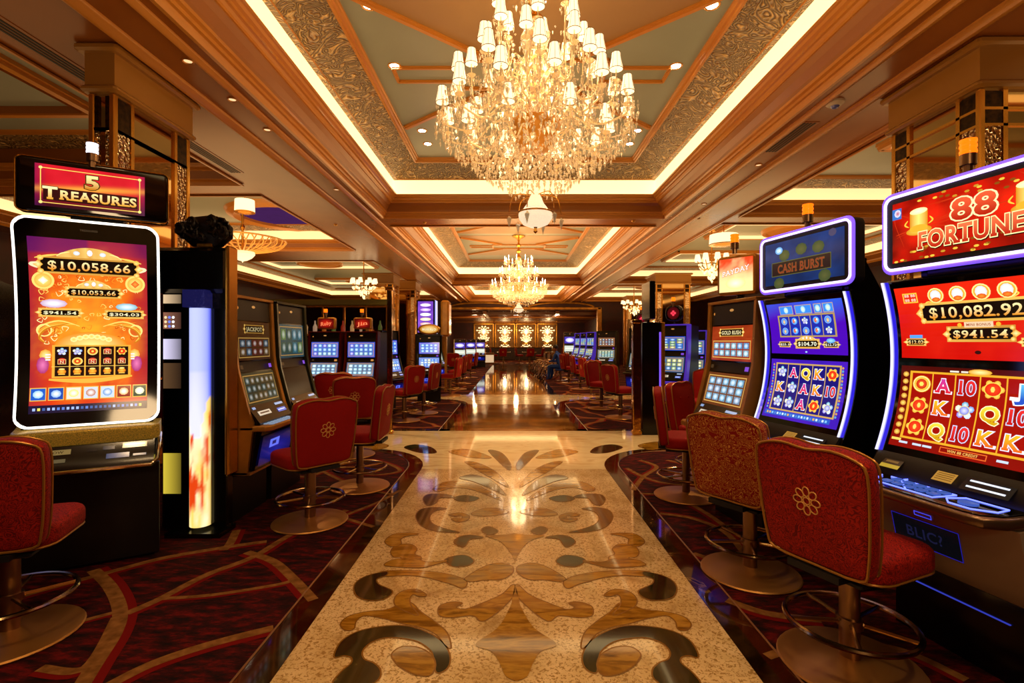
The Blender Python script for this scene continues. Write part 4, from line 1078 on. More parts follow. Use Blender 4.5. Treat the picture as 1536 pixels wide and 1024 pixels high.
# ------------------------------------------------------------------ machines
def Fq(zm, k): return lambda z: -k*(z-zm)**2
def cabinet(t, w, D, zt, zd, F, body='black', bz0=.42, lip=.33, deckth=.06, by=.14, nobelly=False):
    zs = [zt-(zt-zd)*i/14 for i in range(15)]
    prof = [(F(z), z) for z in zs]+[(-by, zd-.05), (-by+.02, bz0), (.02, bz0-.03), (.02, .0), (D, 0), (D, zt), (F(zt)+.03, zt+.012)]
    g = MB(); g.prism(prof, -w/2, w/2); g.build('cabinet', [body], t)
def tower_light(t, x, y, z, cols=('amber', 'whitelamp')):
    g = MB(); g.lathe([(.032, z), (.032, z+.05)], 16); g.lathe([(.02, z-.04), (.02, z)], 10); l = g.build('tower_light', ['steel'], t)
    g = MB(); g.lathe([(.03, z+.05), (.03, z+.12)], 16, 0)
    for k in range(3): g.lathe([(.033, z+.055+.025*k), (.034, z+.062+.025*k), (.033, z+.069+.025*k)], 16)
    g.build('lamp', [cols[0]], l)
def led(t, x, z0, z1, F, w=.035, out=.02, cols=('3A30D8', 'B8B0FF', 'FFFFFF'), mt='lcd', name='light_strip', n=18, yoff=0.):
    S = Scr(lambda a, b, L: (0, 0, 0)); 
    us = [-1, -.6, -.25, .25, .6, 1]; cc = [cols[0], cols[0], cols[1], cols[1], cols[0], cols[0]]; cc[2] = cols[2]; cc[3] = cols[2]
    vs = []; fs = []; c = []
    for j in range(n+1):
        z = z0+(z1-z0)*j/n
        for u, q in zip(us, cc): vs.append((x+u*w/2, F(z)-out*math.cos(u*math.pi/2*.95)-.002+yoff, z)); c.append(hx(q))
    for j in range(n):
        for i in range(5): fs.append((j*6+i, j*6+i+1, (j+1)*6+i+1, (j+1)*6+i))
    S.v, S.f, S.c = vs, fs, c
    return S.build(name, mt, t)
def scrmap(F, zc=0): return lambda x, y, L: (x, F(y+zc)-L, y+zc)
def glass(t, name, x0, x1, z0, z1, F, th=.008, m='bezel', n=10):
    g = MB(); vs = []; 
    for j in range(n+1):
        z = z0+(z1-z0)*j/n
        vs += [(x0, F(z)-th, z), (x1, F(z)-th, z), (x1, F(z)+.01, z), (x0, F(z)+.01, z)]
    fs = [(0, 3, 2, 1), (4*n, 4*n+1, 4*n+2, 4*n+3)]
    for j in range(n):
        o = 4*j
        for k in range(4): fs.append((o+k, o+(k+1) % 4, o+4+(k+1) % 4, o+4+k))
    g.add(vs, fs); return g.build(name, [m], t)
def glowframe(par, w, h, cz, y, r=.009, rad=.04, name='light_frame', mt='led_tube'):
    g = MB(); g.tube([(px, y, cz+pz) for (px, pz) in rrect(w, h, rad, 5)], r, 8, 0, True); return g.build(name, [mt], par)
M['led_tube'] = mat('violet_white_led', 'FFFFFF', .3, emit=(.62, .48, 1.), es=2.0)
M['led_edge'] = mat('violet_led_edge', '8060F0', .3, emit=(.16, .07, .9), es=1.4)
M['led_white'] = mat('white_led', 'FFFFFF', .3, emit=(1., .95, .85), es=2.2)
M['blue_line'] = mat('blue_led_line', '4060FF', .3, emit=(.12, .16, 1.), es=2.6)

# ---- modern dual screen machine (right side)
def dual(label, loc, rz, w, art, group=None, zt=1.81, D=.62, dp=1., top=True, name='slot_machine', sign=None, bank=True, ledc=('2A20D0', '8A80FF', 'F4F0FF'), near=False, th=.41, topcol='led_tube'):
    t = thing(name, label, 'slot machine', loc, rz, group)
    F = Fq(1.42, .42); zd = .86
    cabinet(t, w, D, zt, zd, F)
    glass(t, 'screen_bezel', -w/2+.01, w/2-.01, .93, zt-.01, F)
    hw = w/2-.06
    F2 = lambda z: F(z)-.009
    for (z0, z1, fn, nm) in ((1.415, zt-.035, art[0], 'upper_screen'), (.965, 1.375, art[1], 'lower_screen')):
        S = Scr(lambda x, y, L, zc=(z0+z1)/2: (x, F2(y+zc)-L, y+zc)); fn(S, hw, (z1-z0)/2); S.build(nm, 'lcd', t)
    for sx in (-1, 1): led(t, sx*(w/2-.018), .93, zt, lambda z: F(z)-.006, .042, .022, ledc)
    # bill panel
    g = MB(); g.prism([(F(.93)-.012, .93), (-.16, .86), (-.16, .80), (.0, .80), (.0, .93)], -w/2+.02, w/2-.02); bp = g.build('bill_panel', ['leather_g'], t)
    T = TM((0, -.135, .893), (R(-50+90), 0, 0))
    S = Scr(lambda x, y, L: (x, -.155+(y*.70)+(-L)*.7, .88+y*.62+L*.7))
    S.rect(-hw+.02, -hw+.12, -.03, .03, '241208', 1); S.rect(-hw+.02, -hw+.12, -.03, -.005, 'A88A28', 2); S.rect(-hw+.035, -hw+.1, .008, .022, '6A4A20', 2)
    S.rect(-.03, .06, -.03, .03, 'A87830', 1)
    for q in range(4): S.rect(-.022, .052, .018-.012*q, .022-.012*q, '5A3A10', 2)
    S.rect(hw-.22, hw-.03, -.04, .035, '05060C', 1)
    for q in range(2): S.rect(hw-.2, hw-.05, -.022+.035*q, -.012+.035*q, 'E8F0FF', 2)
    S.split('sticker', 'lcd', bp)
    # deck
    dk = [(-w/2+.01, .0), (-w/2+.0, -.30), (-w/2+.04, -.37), (-w/2+.10, -.385), (w/2-.10, -.385), (w/2-.04, -.37), (w/2, -.30), (w/2-.01, .0)]
    g = MB(); g.slab(dk, .045, .016, 0, TM((0, -.01, .795))); deck = g.build('button_deck', ['deck_metal'], t)
    g = MB(); g.slab([(x*.93, y*.93-.01) for (x, y) in dk], .006, .002, 0, TM((0, -.01, .82))); g.build('deck_glass', ['bezel'], deck)
    g = MB()
    for poly in ([(-hw, -.13), (-hw+.16, -.13), (-hw+.16, -.2), (-.02, -.33), (.02, -.33)], [(-hw+.06, -.20), (-hw+.13, -.33), (.1, -.33), (.1, -.2), (-hw+.1, -.19)], [(.14, -.2), (.30 if w > .7 else .24, -.2), (hw, -.28), (hw-.06, -.335), (.17, -.335), (.12, -.28), (.14, -.2)], [(-hw-.02, -.12), (hw, -.12)]):
        g.tube([(x, y, .8255) for (x, y) in poly], .0035, 5)
    g.build('deck_light', ['blue_line'], deck)
    g = MB(); g.bbox(0, .04, 0, .04, .823, .832, .003); me = g.mesh('button', ['button_blue'])
    for i in range(5):
        for j in range(2): link(me, 'button', deck, (-hw+.14+i*.055, -.30+j*.06, 0))
    g = MB(); g.lathe([(.035, .822), (.034, .832), (.001, .835)], 20); g.build('spin_button', ['button_blue'], deck, (.2, -.27, 0))
    # belly
    g = MB(); g.prism([(-.26, .765), (-.2, .50), (-.16, .44), (-.12, .44), (-.12, .765)], -w/2+.0, w/2-.0)
    b = g.build('belly_panel', ['grey'], t); b.scale.y = dp; deck.scale.y = dp
    S = Scr(lambda x, y, L: (x, -.225+y*(-.23)-L, .61+y))
    S.rect(-.17, .14, -.065, .065, '05060A', 1); S.frame(-.17, .14, -.065, .065, .003, '1A1890', 2); S.frame(-.05, .03, .085, .105, .003, '4048F0', 2)
    if near: S.text('BLIC?', -.02, 0, .05, '14142E', 3, serif=False)
    S.build('belly_display', 'lcd', b)
    g = MB(); g.bbox(-.26, .16, .01, .02, .262, .266, .001); g.build('plinth_light', ['blue_dim'], t)
    if top:
        zc = zt+.05+th/2
        tw = w+.02
        tp = MB(); 
        prt = [(p[0], p[1]) for p in rrect(tw, th, .04, 5)]
        tp.slab(prt, .10, .02, 0, TM((0, .0, zc), (R(90), 0, 0))); top_ = tp.build('topper', ['matte'], t)
        g = MB(); g.bbox(-w*.3, w*.3, .02, .25, zt, zt+.25, .02); g.prism([(.05, zt), (.05, zt+.3), (.12, zt+.3), (.32, zt)], -w*.35, w*.35); g.build('topper_mount', ['black'], top_)
        glowframe(top_, tw-.03, th-.03, zc, -.054, .0075)
        glowframe(top_, tw-.003, th-.003, zc, -.045, .010, .045, 'light_edge', 'led_edge')
        S = Scr(lambda x, y, L: (x, -.051-L, zc+y)); (sign or art[2])(S, tw/2-.055, th/2-.05); S.build('topper_screen', art[3] if len(art) > 3 else 'lcd', top_)
        tower_light(t, .0, .1, zt+th+.10)
    return t
M['blue_dim'] = mat('dim_blue_line', '2030C0', .3, emit=(.06, .08, .8), es=.5)
M['deck_metal'] = mat('brushed_deck_metal', '8A7058', .3, .9)
M['button_blue'] = mat('lit_blue_button', '203070', .2, emit=(.05, .12, .5), es=.7)
def art88_top(S, w, h):
    def bg(x, y):
        n = fbm(x*9+3, y*9); c = mixc('5A0602', 'D81808', n*1.5-.2)
        for cx in (-.17, .24):
            d = math.hypot(x-cx, (y-.02)*1.1); c = mixc('FF2A10', c, d/.13) if d < .13 else c
        return c
    S.rect(-w, w, -h, h, bg, 0, 40, 22)
    rnd = random.Random(3)
    for k in range(46):
        x = rnd.uniform(-w, w); y = rnd.choice([-1, 1])*h*rnd.uniform(.6, .98); S.disc(x, y, .012, .006, rnd.choice(['C89028', 'F0C040', '8A4A10']), 1, 6)
    for k in range(7): S.curl([(rnd.uniform(-w, w*.6), rnd.uniform(-h, h)) for _ in range(1)]+[(rnd.uniform(-w, w), rnd.uniform(-h, h)) for _ in range(2)], .004, 'C83010', 1)
    S.text('88', .06, .052, .10, lambda x, y: mixc('B01808', 'F86038', (y)/.1), 5, out='FFF0B0', ow=.045, width=.19, bold=.03)
    S.text('FORTUNES', .055, -.06, .085, lambda x, y: mixc('B82010', 'FF7848', (y+.1)/.085), 5, out='FFF0A8', ow=.04, width=.50, bold=.03)
    S.text('FORTUNES', .058, -.066, .085, '200402', 3, ow=.04, width=.51, bold=.06)
    for sx in (-.19, .27):   # golden pot of coins
        S.disc(sx, -.01, .065, .022, 'D89020', 2, 16, 'F8D050'); S.rect(sx-.045, sx+.045, .0, .085, lambda x, y: mixc('FFE878', 'D88A18', abs(x-sx)/.045), 3, 6, 3); S.disc(sx, .087, .045, .016, 'FFF0A0', 4, 14, 'FFFBD8'); S.disc(sx, .002, .046, .018, 'F0B030', 4, 14)
        S.curl([(sx-.055, .05), (sx-.07, .03), (sx-.05, .015)], .008, 'FFC840', 4); S.curl([(sx+.055, .05), (sx+.07, .03), (sx+.05, .015)], .008, 'FFC840', 4)
    S.rect(-w+.0, -w+.05, h-.085, h-.03, '3A70C0', 3); S.disc(-w+.03, h-.055, .018, .02, 'E0E8FF', 4, 8, 'C04060')
def art88_up(S, w, h):
    S.rect(-w, w, -h, h, lambda x, y: mixc('C80C04', 'F02C10', fbm(x*7, y*7)*.7+(y/h)*.3), 0, 20, 16)
    plate(S, .045, .045, .46, .075, '$10,082.92', .052, 3)
    plate(S, .06, -.06, .26, .05, '$941.54', .036, 3)
    S.rect(-.0, .12, -.03, -.005, 'E8C8A0', 6); S.text('MINI BONUS', .06, -.0175, .012, 'A04020', 8, width=.1, serif=False)
    S.disc(-.02, -.018, .01, .01, 'F0B030', 7, 8); S.disc(.14, -.018, .01, .01, 'F0B030', 7, 8)
    plate(S, -.235, -.098, .09, .026, '$12.02', .018, 3, ow=.006); S.rect(-.265, -.2, -.078, -.062, '50A0F0', 6)
    plate(S, .27, -.098, .09, .026, '$10.00', .018, 3, ow=.006)
    for k in range(4):      # round gold tokens in a row
        x = -.11+.1*k; y = .128
        S.disc(x, y, .038, .034, 'E8A020', 3, 8, 'FFD858'); S.disc(x, y, .025, .026, 'D8DCE8', 5, 10, 'FFFFFF'); S.disc(x, y-.02, .02, .012, 'D85010', 6, 8, 'FF9030'); S.ring(x, y, .038, .036, .006, 'FFE890', 4)
    S.frame(-.275, -.2, .1, .15, .006, 'F0C040', 3)
    for q in range(2): S.text('88 88', -.2375, .137-.022*q, .014, 'E8D8C0', 4, width=.055, serif=False)
    S.curl([(-.17, .09), (-.15, .1), (-.12, .092)], .006, 'FFD050', 3); S.curl([(.2, .09), (.23, .11), (.2, .12)], .006, 'FFD050', 3)
    S.disc(.05, -.145, .014, .009, '300808', 3, 8)
def art88_low(S, w, h):
    S.rect(-w, w, -h, h, lambda x, y: mixc('8A0C06', '4A0604', (y+h)/(2*h)), 0, 4, 8)
    reel(S, -w+.06, w-.04, -h+.055, h-.035, 5, 3, ['coin', 'A', '10', 'medal', 'J', 'medal', 'K', 'gem', 'Q', '10', 'medal', 'Q', '10', 'K', 'K'], lambda x, y: mixc('A00C06', '5A0604', abs(math.sin((x+w-.06)/((2*w-.1)/5)*math.pi))), 'E8A828', 2)
    for k in range(9): S.disc(-w+.028, -h+.07+.037*k, .016, .014, 'C88020', 3, 8, 'FFE070')
    S.disc(.06, h-.016, .05, .014, 'E0A020', 5, 12, 'FFF0A0'); S.rect(-.07, -.03, h-.022, h-.014, 'F0E0D0', 4); S.rect(-.02, .01, h-.022, h-.014, 'F0E0D0', 4)
    S.frame(-.06, .14, -h+.012, -h+.038, .004, 'E86828', 4); S.text('WIN 88 CREDIT', .04, -h+.025, .012, 'F0C060', 5, width=.13, serif=False)
    for x in (-.24, -.17, -.12, .2): S.rect(x-.022, x+.022, -h+.02, -h+.03, 'C8D8F0', 4)
    S.rect(-w+.01, -w+.06, -h+.03, -h+.042, 'F0D060', 4)
def artP_up(S, w, h):
    S.rect(-w, w, -h, h, lambda x, y: mixc('4808B0', '2860E0', max(0, (y-.05)/h+.2*math.sin(x*9))), 0, 14, 14)
    for (x0, x1) in ((-.2, -.08), (-.06, .08), (.10, .16), (.17, .25)):
        S.rect(x0, x1, .095, .155, '3A88E8', 2); S.frame(x0, x1, .095, .155, .004, 'C8A060', 3); S.disc((x0+x1)/2, .125, .02, .022, '90D0F8', 4, 9, 'F0F4C0')
    reel(S, -.22, .24, -.05, .082, 5, 2, ['blue', 'blue2', 'gem', 'blue2', 'blue', 'blue', 'blue2', 'blue', 'blue2', 'gem'], '1A28A0', 'B09050', 2)
    plate(S, .01, -.105, .18, .042, '$104.70', .026, 3, 'F0F0D0', gold='C08848'); crest(S, .01, -.08, .15, .03, 6)
    plate(S, -.19, -.11, .09, .028, '$25.1', .016, 3, 'E0E0D0', ow=.006, gold='C08848'); plate(S, .2, -.11, .1, .028, '$12.72', .016, 3, 'E0E0D0', ow=.006, gold='C08848')
    S.disc(.2, -.085, .035, .016, '50A0F0', 6, 8, 'A0E0FF'); S.disc(.0, -.16, .01, .006, 'A0C8FF', 3, 6)
def artP_low(S, w, h):
    S.rect(-w, w, -h, h, lambda x, y: mixc('2818A0', '5018C0', fbm(x*8, y*8)), 0, 10, 10)
    reel(S, -w+.06, w-.05, -h+.065, h-.035, 5, 3, ['gem', 'A', 'Q', 'K', 'medal', 'K', 'gem', 'A', 'K', '10', 'gem', 'gem', 'A', 'medal', 'gem'], '1A1270', 'C8A058', 2)
    for k in range(16):
        for sx in (-1, 1): S.disc(sx*(w-.03), -h+.07+.02*k, .008, .008, 'C89848' if k % 2 else '60A0C8', 3, 6)
    S.rect(-w+.02, w-.06, -h+.02, -h+.05, '2858C0', 2)
    rnd = random.Random(5)
    for k in range(22): x = -w+.04+k*.024; S.rect(x, x+.015, -h+.028, -h+.042, rnd.choice(['80C0F0', 'D0E8FF', 'E0B050', '5080D0']), 3)
def artP_top(S, w, h):
    S.rect(-w, w, -h, h, lambda x, y: mixc('0C1430', '1E3A78', fbm(x*9+5, y*9)), 0, 20, 12)
    S.disc(-.2, .09, .035, .026, '5AA0E0', 3, 14, 'C8E8FF'); S.text('CB', -.2, .09, .02, 'F0F8FF', 5, serif=False)
    S.frame(-.27, .24, -.09, .01, .005, '5A5A28', 3); S.rect(-.265, .235, -.085, .005, '2A1A18', 2)
    S.text('CASH BURST', -.01, -.04, .06, '8A3A20', 5, out='5A4A20', ow=.03, width=.4, bold=.02)
    for x, y in ((-.15, .05), (0, .07), (.14, .06), (-.2, -.14), (.19, -.13)): S.disc(x, y, .05, .04, '3E4A2A', 2, 9, '5A5A30')
    S.disc(.25, .13, .03, .025, '4A4460', 3, 9)
m88 = dual('red 88 Fortunes slot machine with violet lit edges, nearest on the right', (2.125, 2.36, 0), R(-78.5), .75, (art88_up, art88_low, art88_top), near=True)
dual('purple and blue slot machine with dark blue topper beside the 88 Fortunes machine', (1.985, 3.40, 0), R(-77), .76, (artP_up, artP_low, artP_top, 'lcd'), zt=1.80, th=.40, dp=.62)

# ---- classic framed machine (gold L3/R3 and most distant ones)
def classic(label, loc, rz, w, style, group=None, zt=1.88, D=.55, topper=None, detail=True, name='slot_machine'):
    t = thing(name, label, 'slot machine', loc, rz, group)
    if zt < 1.79: t.scale.z = zt/1.86; zt = 1.86
    zk = 1.3
    F = lambda z: (.03*(z-zk)/.6 if z > zk else -.115*(zk-z)/.45) - .03
    zd = .86
    fr = style.get('frame', 'bronze')
    cabinet(t, w-.03, D, zt-.02, zd, F, 'leather_g')
    # side frame ribbons
    g = MB()
    for sx in (-1, 1):
        N = 14; vs = []; 
        for j in range(N+1):
            z = zt-(zt-.42)*j/N
            y = F(z) if z > .86 else F(.86)-.02-(.86-z)*(-.12)
            vs += [(sx*(w/2), y-.035, z), (sx*(w/2-.035), y-.03, z), (sx*(w/2-.035), y+.06, z), (sx*(w/2), y+.12, z)]
        fs = []
        for j in range(N):
            o = 4*j
            for k in range(4): fs.append((o+k, o+4+k, o+4+(k+1) % 4, o+(k+1) % 4) if sx > 0 else (o+k, o+(k+1) % 4, o+4+(k+1) % 4, o+4+k))
        g.add(vs, fs+[(0, 1, 2, 3) if sx < 0 else (3, 2, 1, 0), (4*N, 4*N+1, 4*N+2, 4*N+3)])
    g.bbox(-w/2, w/2, F(zt)-.04, F(zt)+.1, zt-.02, zt+.005, .004)
    g.build('side_frame', [fr], t)
    F2 = lambda z: F(z)-.012
    glass(t, 'header_glass', -w/2+.04, w/2-.04, zt-.2, zt-.03, F, .014, 'leather_g')
    hw = w/2-.055
    for (z0, z1, fn, nm) in ((1.34, zt-.21, style['up'], 'upper_screen'), (.965, 1.235, style['low'], 'lower_screen')):
        gl = glass(t, nm, -hw-.01, hw+.01, z0-.01, z1+.01, F, .010)
        S = Scr(lambda x, y, L, zc=(z0+z1)/2: (x, F2(y+zc)-L, y+zc), .0015 if detail else .003, .0005 if detail else .0012); fn(S, hw, (z1-z0)/2); S.build('screen_image', style.get('mt', 'lcd'), gl)
    S = Scr(lambda x, y, L: (x, F(y)-.016-L, y), .002, .001)
    S.disc(-.0, zt-.08, .03, .012, style.get('logo', 'B07A40'), 1, 10); S.rect(-hw+.02, -hw+.06, 1.27, 1.30, '3A2A18', 1); S.rect(hw-.07, hw-.02, 1.265, 1.3, style.get('chip', '7040C0'), 1); S.disc(-hw+.03, zt-.1, .01, .012, 'C07830', 1, 8)
    S.build('badge', 'lcd', t)
    # button panel with sticker
    pm = lambda x, y, L: (x, -.265-.05+y*.55-L*.8, .885+y*.8+L*.5)
    g = MB(); g.prism([(F(.96)-.015, .965), (-.23, .83), (-.23, .79), (0, .79), (0, .965)], -w/2+.04, w/2-.04); bp = g.build('bill_panel', ['black'], t)
    def pm(x, y, L):      # plane between (F(.96)-.015,.965) and (-.36,.83)
        ya, za = F(.96)-.015, .965; yb, zb = -.23, .83; f = .5-y/.15
        d = math.hypot(yb-ya, zb-za); ny, nz = (zb-za)/d, -(yb-ya)/d
        return (x, ya+(yb-ya)*f+ny*L, za+(zb-za)*f+nz*L)
    S = Scr(pm, .002, .001)
    S.rect(-hw+.06, -.02, -.02, .018, 'C8B8A0', 1, 1, 1); S.rect(-hw+.085, -.045, -.006, .006, '503828', 2, 1, 1); S.rect(.1, hw-.03, -.03, .005, '5A6AC0', 1, 1, 1); S.rect(.11, hw-.05, -.015, -.008, 'E0E8FF', 2, 1, 1)
    S.rect(-hw+.02, -hw+.07, .04, .06, '8098C0', 1, 1, 1); S.rect(.12, hw-.02, .035, .055, '98A8C8', 1, 1, 1); S.split('sticker', 'lcd', bp)
    dk = [(-w/2, .0), (-w/2, -.20), (-w/2+.06, -.24), (w/2-.06, -.24), (w/2, -.20), (w/2, .0)]
    g = MB(); g.slab(dk, .045, .014, 0, TM((0, -.09, .79))); deck = g.build('button_deck', [fr], t)
    if detail:
        g = MB(); g.bbox(0, .04, 0, .04, .81, .82, .003); me = g.mesh('button', ['button_lit'])
        for i in range(8):
            for j in range(2): link(me, 'button', deck, (-.24+i*.058, -.31+j*.055, 0))
    g = MB(); g.prism([(-.25, .765), (-.19, .45), (-.12, .45), (-.12, .765)], -w/2+.035, w/2-.035); b = g.build('belly_panel', ['bezel'], t)
    S = Scr(lambda x, y, L: (x, -.226-y*.19-L, .6+y), .002, .001)
    S.rect(-hw, hw, -.13, .12, lambda x, y: mixc('03030A', style.get('belly', '1A28C0'), (.5-(abs(x)/hw)*.3)*(1-abs(y+.02)/.14)), 1, 10, 6)
    S.rect(-hw*.5, hw*.1, 0, .07, '5A68E0', 2); S.rect(-hw*.35, -.03, .02, .05, '1A1A60', 3); S.build('belly_display', 'lcd', b)
    g = MB(); g.box(-w/2, w/2, -.17, D, .415, .435); g.build('brass_edge', ['brass'], t)
    if topper: topper(t, zt)
    return t
M['button_lit'] = mat('lit_buttons', '8090B0', .2, emit=(.25, .4, .6), es=.5)
def dimart(bg1, bg2, cell, nx, ny, seed, title=None):
    def f(S, w, h):
        hh = h
        if title:
            mini(S, w, -h, h*.3, bg1, bg2, cell, nx, ny, seed=seed)
            S.rect(-w, w, h*.3, h, lambda x, y: mixc(bg1, bg2, fbm(x*20, y*20)), 0, 10, 4)
            plate(S, 0, h*.62, w*1.1, h*.36, title, h*.22, 3, 'E8D8A0', ow=.006)
        else: mini(S, w, -h, h, bg1, bg2, cell, nx, ny, seed=seed)
    return f
gold_style = {'frame': 'bronze', 'up': dimart('381008', '5A3A18', ['506878', '8A6A40', '486880', '7A3020'], 5, 2, 1, 'JACKPOT'), 'low': dimart('182C24', '3A3A20', ['4A6A60', '5A6040', '7A6A40'], 6, 3, 2), 'mt': 'lcd_dim'}
gold_style2 = {'frame': 'bronze', 'up': dimart('7A1808', 'A84018', ['70A8D8', '88B8D0', 'A0C8D8'], 6, 2, 3, 'GOLD RUSH'), 'low': dimart('5A2810', '6A3818', ['80B8D8', '88A8C8', '90C0E0'], 5, 3, 4)}
blue_style = {'frame': 'black', 'up': dimart('1038C0', '3060F0', ['60A0FF', 'B0D8FF', '80C0FF'], 4, 3, 5), 'low': dimart('1040D0', '60A0F0', ['D0E8FF', '60A0FF', 'F0F0C0'], 5, 3, 6)}
blue_red = {'frame': 'redtrim', 'up': dimart('2838B0', '5060C8', ['80B8F0', '9090F0', 'A0D0E0'], 5, 3, 7), 'low': dimart('6A3030', '4870A0', ['A8E0F8', 'C8F0FF', '80B0D0'], 5, 3, 8), 'chip': 'C08040'}
teal_style = {'frame': 'greenish', 'up': dimart('28483A', '38586A', ['4A90A0', '50705A', '88A860'], 4, 2, 9), 'low': lambda S, w, h: S.rect(-w, w, -h, h, '050506', 0), 'mt': 'lcd_dim', 'belly': '4048E0'}
violet_style = {'frame': 'violet', 'up': dimart('1830A0', '3858B0', ['90B870', '5090E0', 'C8C060'], 3, 4, 10), 'low': dimart('204060', '385890', ['A8C080', '70A0D0', 'D0D080'], 4, 3, 11), 'belly': '5020D0'}
brown_style = {'frame': 'greenish', 'up': dimart('5A1C18', '6A4038', ['A06050', '708090', 'A08868'], 5, 3, 12), 'low': dimart('2A4850', '507080', ['80B8B0', '90A8B8', 'B0C090'], 5, 4, 13)}
white_style = {'frame': 'chrome', 'up': lambda S, w, h: (S.rect(-w, w, -h, h, '4030A0', 0), S.disc(0, 0, w*.8, h*.7, 'B0A8FF', 1, 14, 'FFFFFF')), 'low': lambda S, w, h: (S.rect(-w, w, -h, h, 'C8D0C0', 0), S.rect(-w*.8, w*.8, -h*.1, h*.2, 'F4F4E0', 1))}
M['redtrim'] = mat('dark_red_trim', '5A100C', .25, .4); M['greenish'] = mat('grey_green_trim', '4A4C34', .3, .7); M['violet'] = mat('violet_lit_trim', '3A20A0', .25, .2, emit=(.10, .04, .6), es=.45)
def top_small(img, tilt=0, w=.34, h=.33, rz=0):
    def f(t, zt):
        g = MB(); g.tube([(0, .1, zt), (0, .1, zt+.12)], .03, 10); m_ = g.build('topper', ['matte'], t); m_.rotation_euler.z = rz
        g = MB(); g.slab(rrect(w, h, .04), .08, .015, 0, TM((0, .06, zt+.05+h/2), (R(90), 0, 0))); g.build('topper_frame', ['bronze'], m_)
        S = Scr(lambda x, y, L: (x, .018-L, zt+.05+h/2+y), .002, .001); img(S, w/2-.025, h/2-.025); S.build('topper_screen', 'lcd', m_)
        tower_light(m_, 0, .1, zt+h+.10)
    return f
def img_gold(S, w, h):
    S.rect(-w, w, -h, h, lambda x, y: mixc('FFE8A0', 'E84820', fbm(x*18, y*18)*1.5*max(0, .35+y/h)), 0, 14, 14)
    S.text('PAYDAY', 0, h*.25, h*.3, 'F8F4E8', 4, out='D06030', width=w*1.6, slant=.2)
    S.disc(0, -h*.5, w*.6, h*.35, 'FFE890', 2, 14, 'FFFFE0')
gm = classic('gold framed slot machine with dim screens behind the left emblem chair', (-2.29, 4.44, 0), R(90), .68, gold_style)
classic('gold framed slot machine with bright tilted little topper on the right', (1.85, 4.21, 0), R(-82), .70, gold_style2, zt=1.84, topper=top_small(img_gold, rz=R(30)))
classic('dark machine with teal screen next behind the gold framed one on the left', (-2.27, 5.15, 0), R(90), .68, teal_style, zt=1.88)
def top_red(txt):
    def img(S, w, h):
        S.rect(-w, w, -h, h, lambda x, y: mixc('D02010', '500806', math.hypot(x/w, y/h)), 0, 10, 8); S.text(txt, 0, 0, h*.8, 'F08050', 4, width=w*1.4, slant=.15)
    return top_small(img, 0, .34, .24)
tw = classic('left of the twin red trimmed machines facing the camera', (-3.42, 9.3, 0), R(-4), .62, blue_red, zt=1.68, topper=top_red('Ruby'), detail=False, group=None)
classic('right of the twin red trimmed machines facing the camera', (-2.76, 9.32, 0), R(-4), .62, blue_red, zt=1.68, topper=top_red('Jin'), detail=False)
def top_oval(t, zt):
    g = MB(); g.lathe([(.001, -.05), (.26, -.04), (.28, 0), (.26, .04), (.001, .05)], 24, 0, TM((0, .05, zt+.16), (R(90), 0, 0), (1, .55, 1))); o = g.build('topper', ['gold'], t)
    S = Scr(lambda x, y, L: (x, -.002-L, zt+.16+y), .003, .002); S.disc(0, 0, .22, .11, 'B87818', 0, 20, 'FFE090'); S.text('BUFFALO', 0, 0, .06, 'FFF4C0', 2, out='7A4A10', width=.34); S.build('topper_screen', 'lcd', o)
bl = classic('bright blue screened machine with gold oval topper on the left aisle', (-2.06, 12.6, 0), R(8), .60, blue_style, zt=1.66, topper=top_oval, detail=False)
classic('black machine seen from the side beside the left gold mirrored post', (-2.5, 10.3, 0), R(72), .62, blue_style, zt=1.72, detail=False)
classic('machine with brown side beyond the bright blue one, left aisle', (-2.35, 15.6, 0), R(70), .62, brown_style, zt=1.75, detail=False)
wm = classic('white lit machine, nearest of the far left trio', (-2.62, 25.5, 0), R(8), .62, white_style, zt=1.62, detail=False)
copy_tree(wm, (-2.25, 27.6, 0), R(10), 'white lit machine, middle of the far left trio')
copy_tree(wm, (-1.85, 29.5, 0), R(4), 'white lit machine, farthest of the far left trio')
def top_round(t, zt):
    g = MB(); g.tube([(0, .06, zt), (0, .06, zt+.08)], .02, 8); o = g.build('topper', ['matte'], t)
    g = MB(); g.slab(rrect(.3, .28, .11), .12, .03, 0, TM((0, .06, zt+.2), (R(90), 0, 0))); g.build('topper_frame', ['black'], o)
    S = Scr(lambda x, y, L: (x, -.003-L, zt+.2+y), .002, .001); S.disc(0, 0, .11, .11, '3A0408', 0, 18, '6A0A10')
    for k in range(4): S.disc(.028*math.cos(k*math.pi/2), .028*math.sin(k*math.pi/2), .024, .024, 'D8203A', 1, 8, 'FF5060')
    S.build('topper_screen', 'lcd', o); tower_light(o, 0, .06, zt+.36)
vm = classic('violet edged machine with round red clover topper beyond the right end post', (2.85, 8.95, 0), R(-38), .56, violet_style, zt=1.80, topper=top_round, detail=False)
classic('violet edged machine directly behind the one with the clover topper', (3.65, 10.2, 0), R(-35), .56, violet_style, zt=1.72, detail=False)
classic('violet edged machine seen left of the gold framed one on the right', (3.95, 9.4, 0), R(-60), .56, violet_style, zt=1.74, topper=top_round, detail=False)
bm = classic('brown screened machine close to the gold mirrored end post, right aisle', (2.9, 11.35, 0), R(-48), .60, brown_style, zt=1.80, topper=top_round, detail=False)
classic('red and grey screened machine halfway down the right aisle', (3.1, 16.6, 0), R(-22), .66, brown_style, zt=1.84, topper=None, detail=False)
cb = classic('bluish machine, nearest of the three side-on ones far down the right aisle', (3.0, 19.2, 0), R(-66), .60, violet_style, zt=1.85, detail=False)
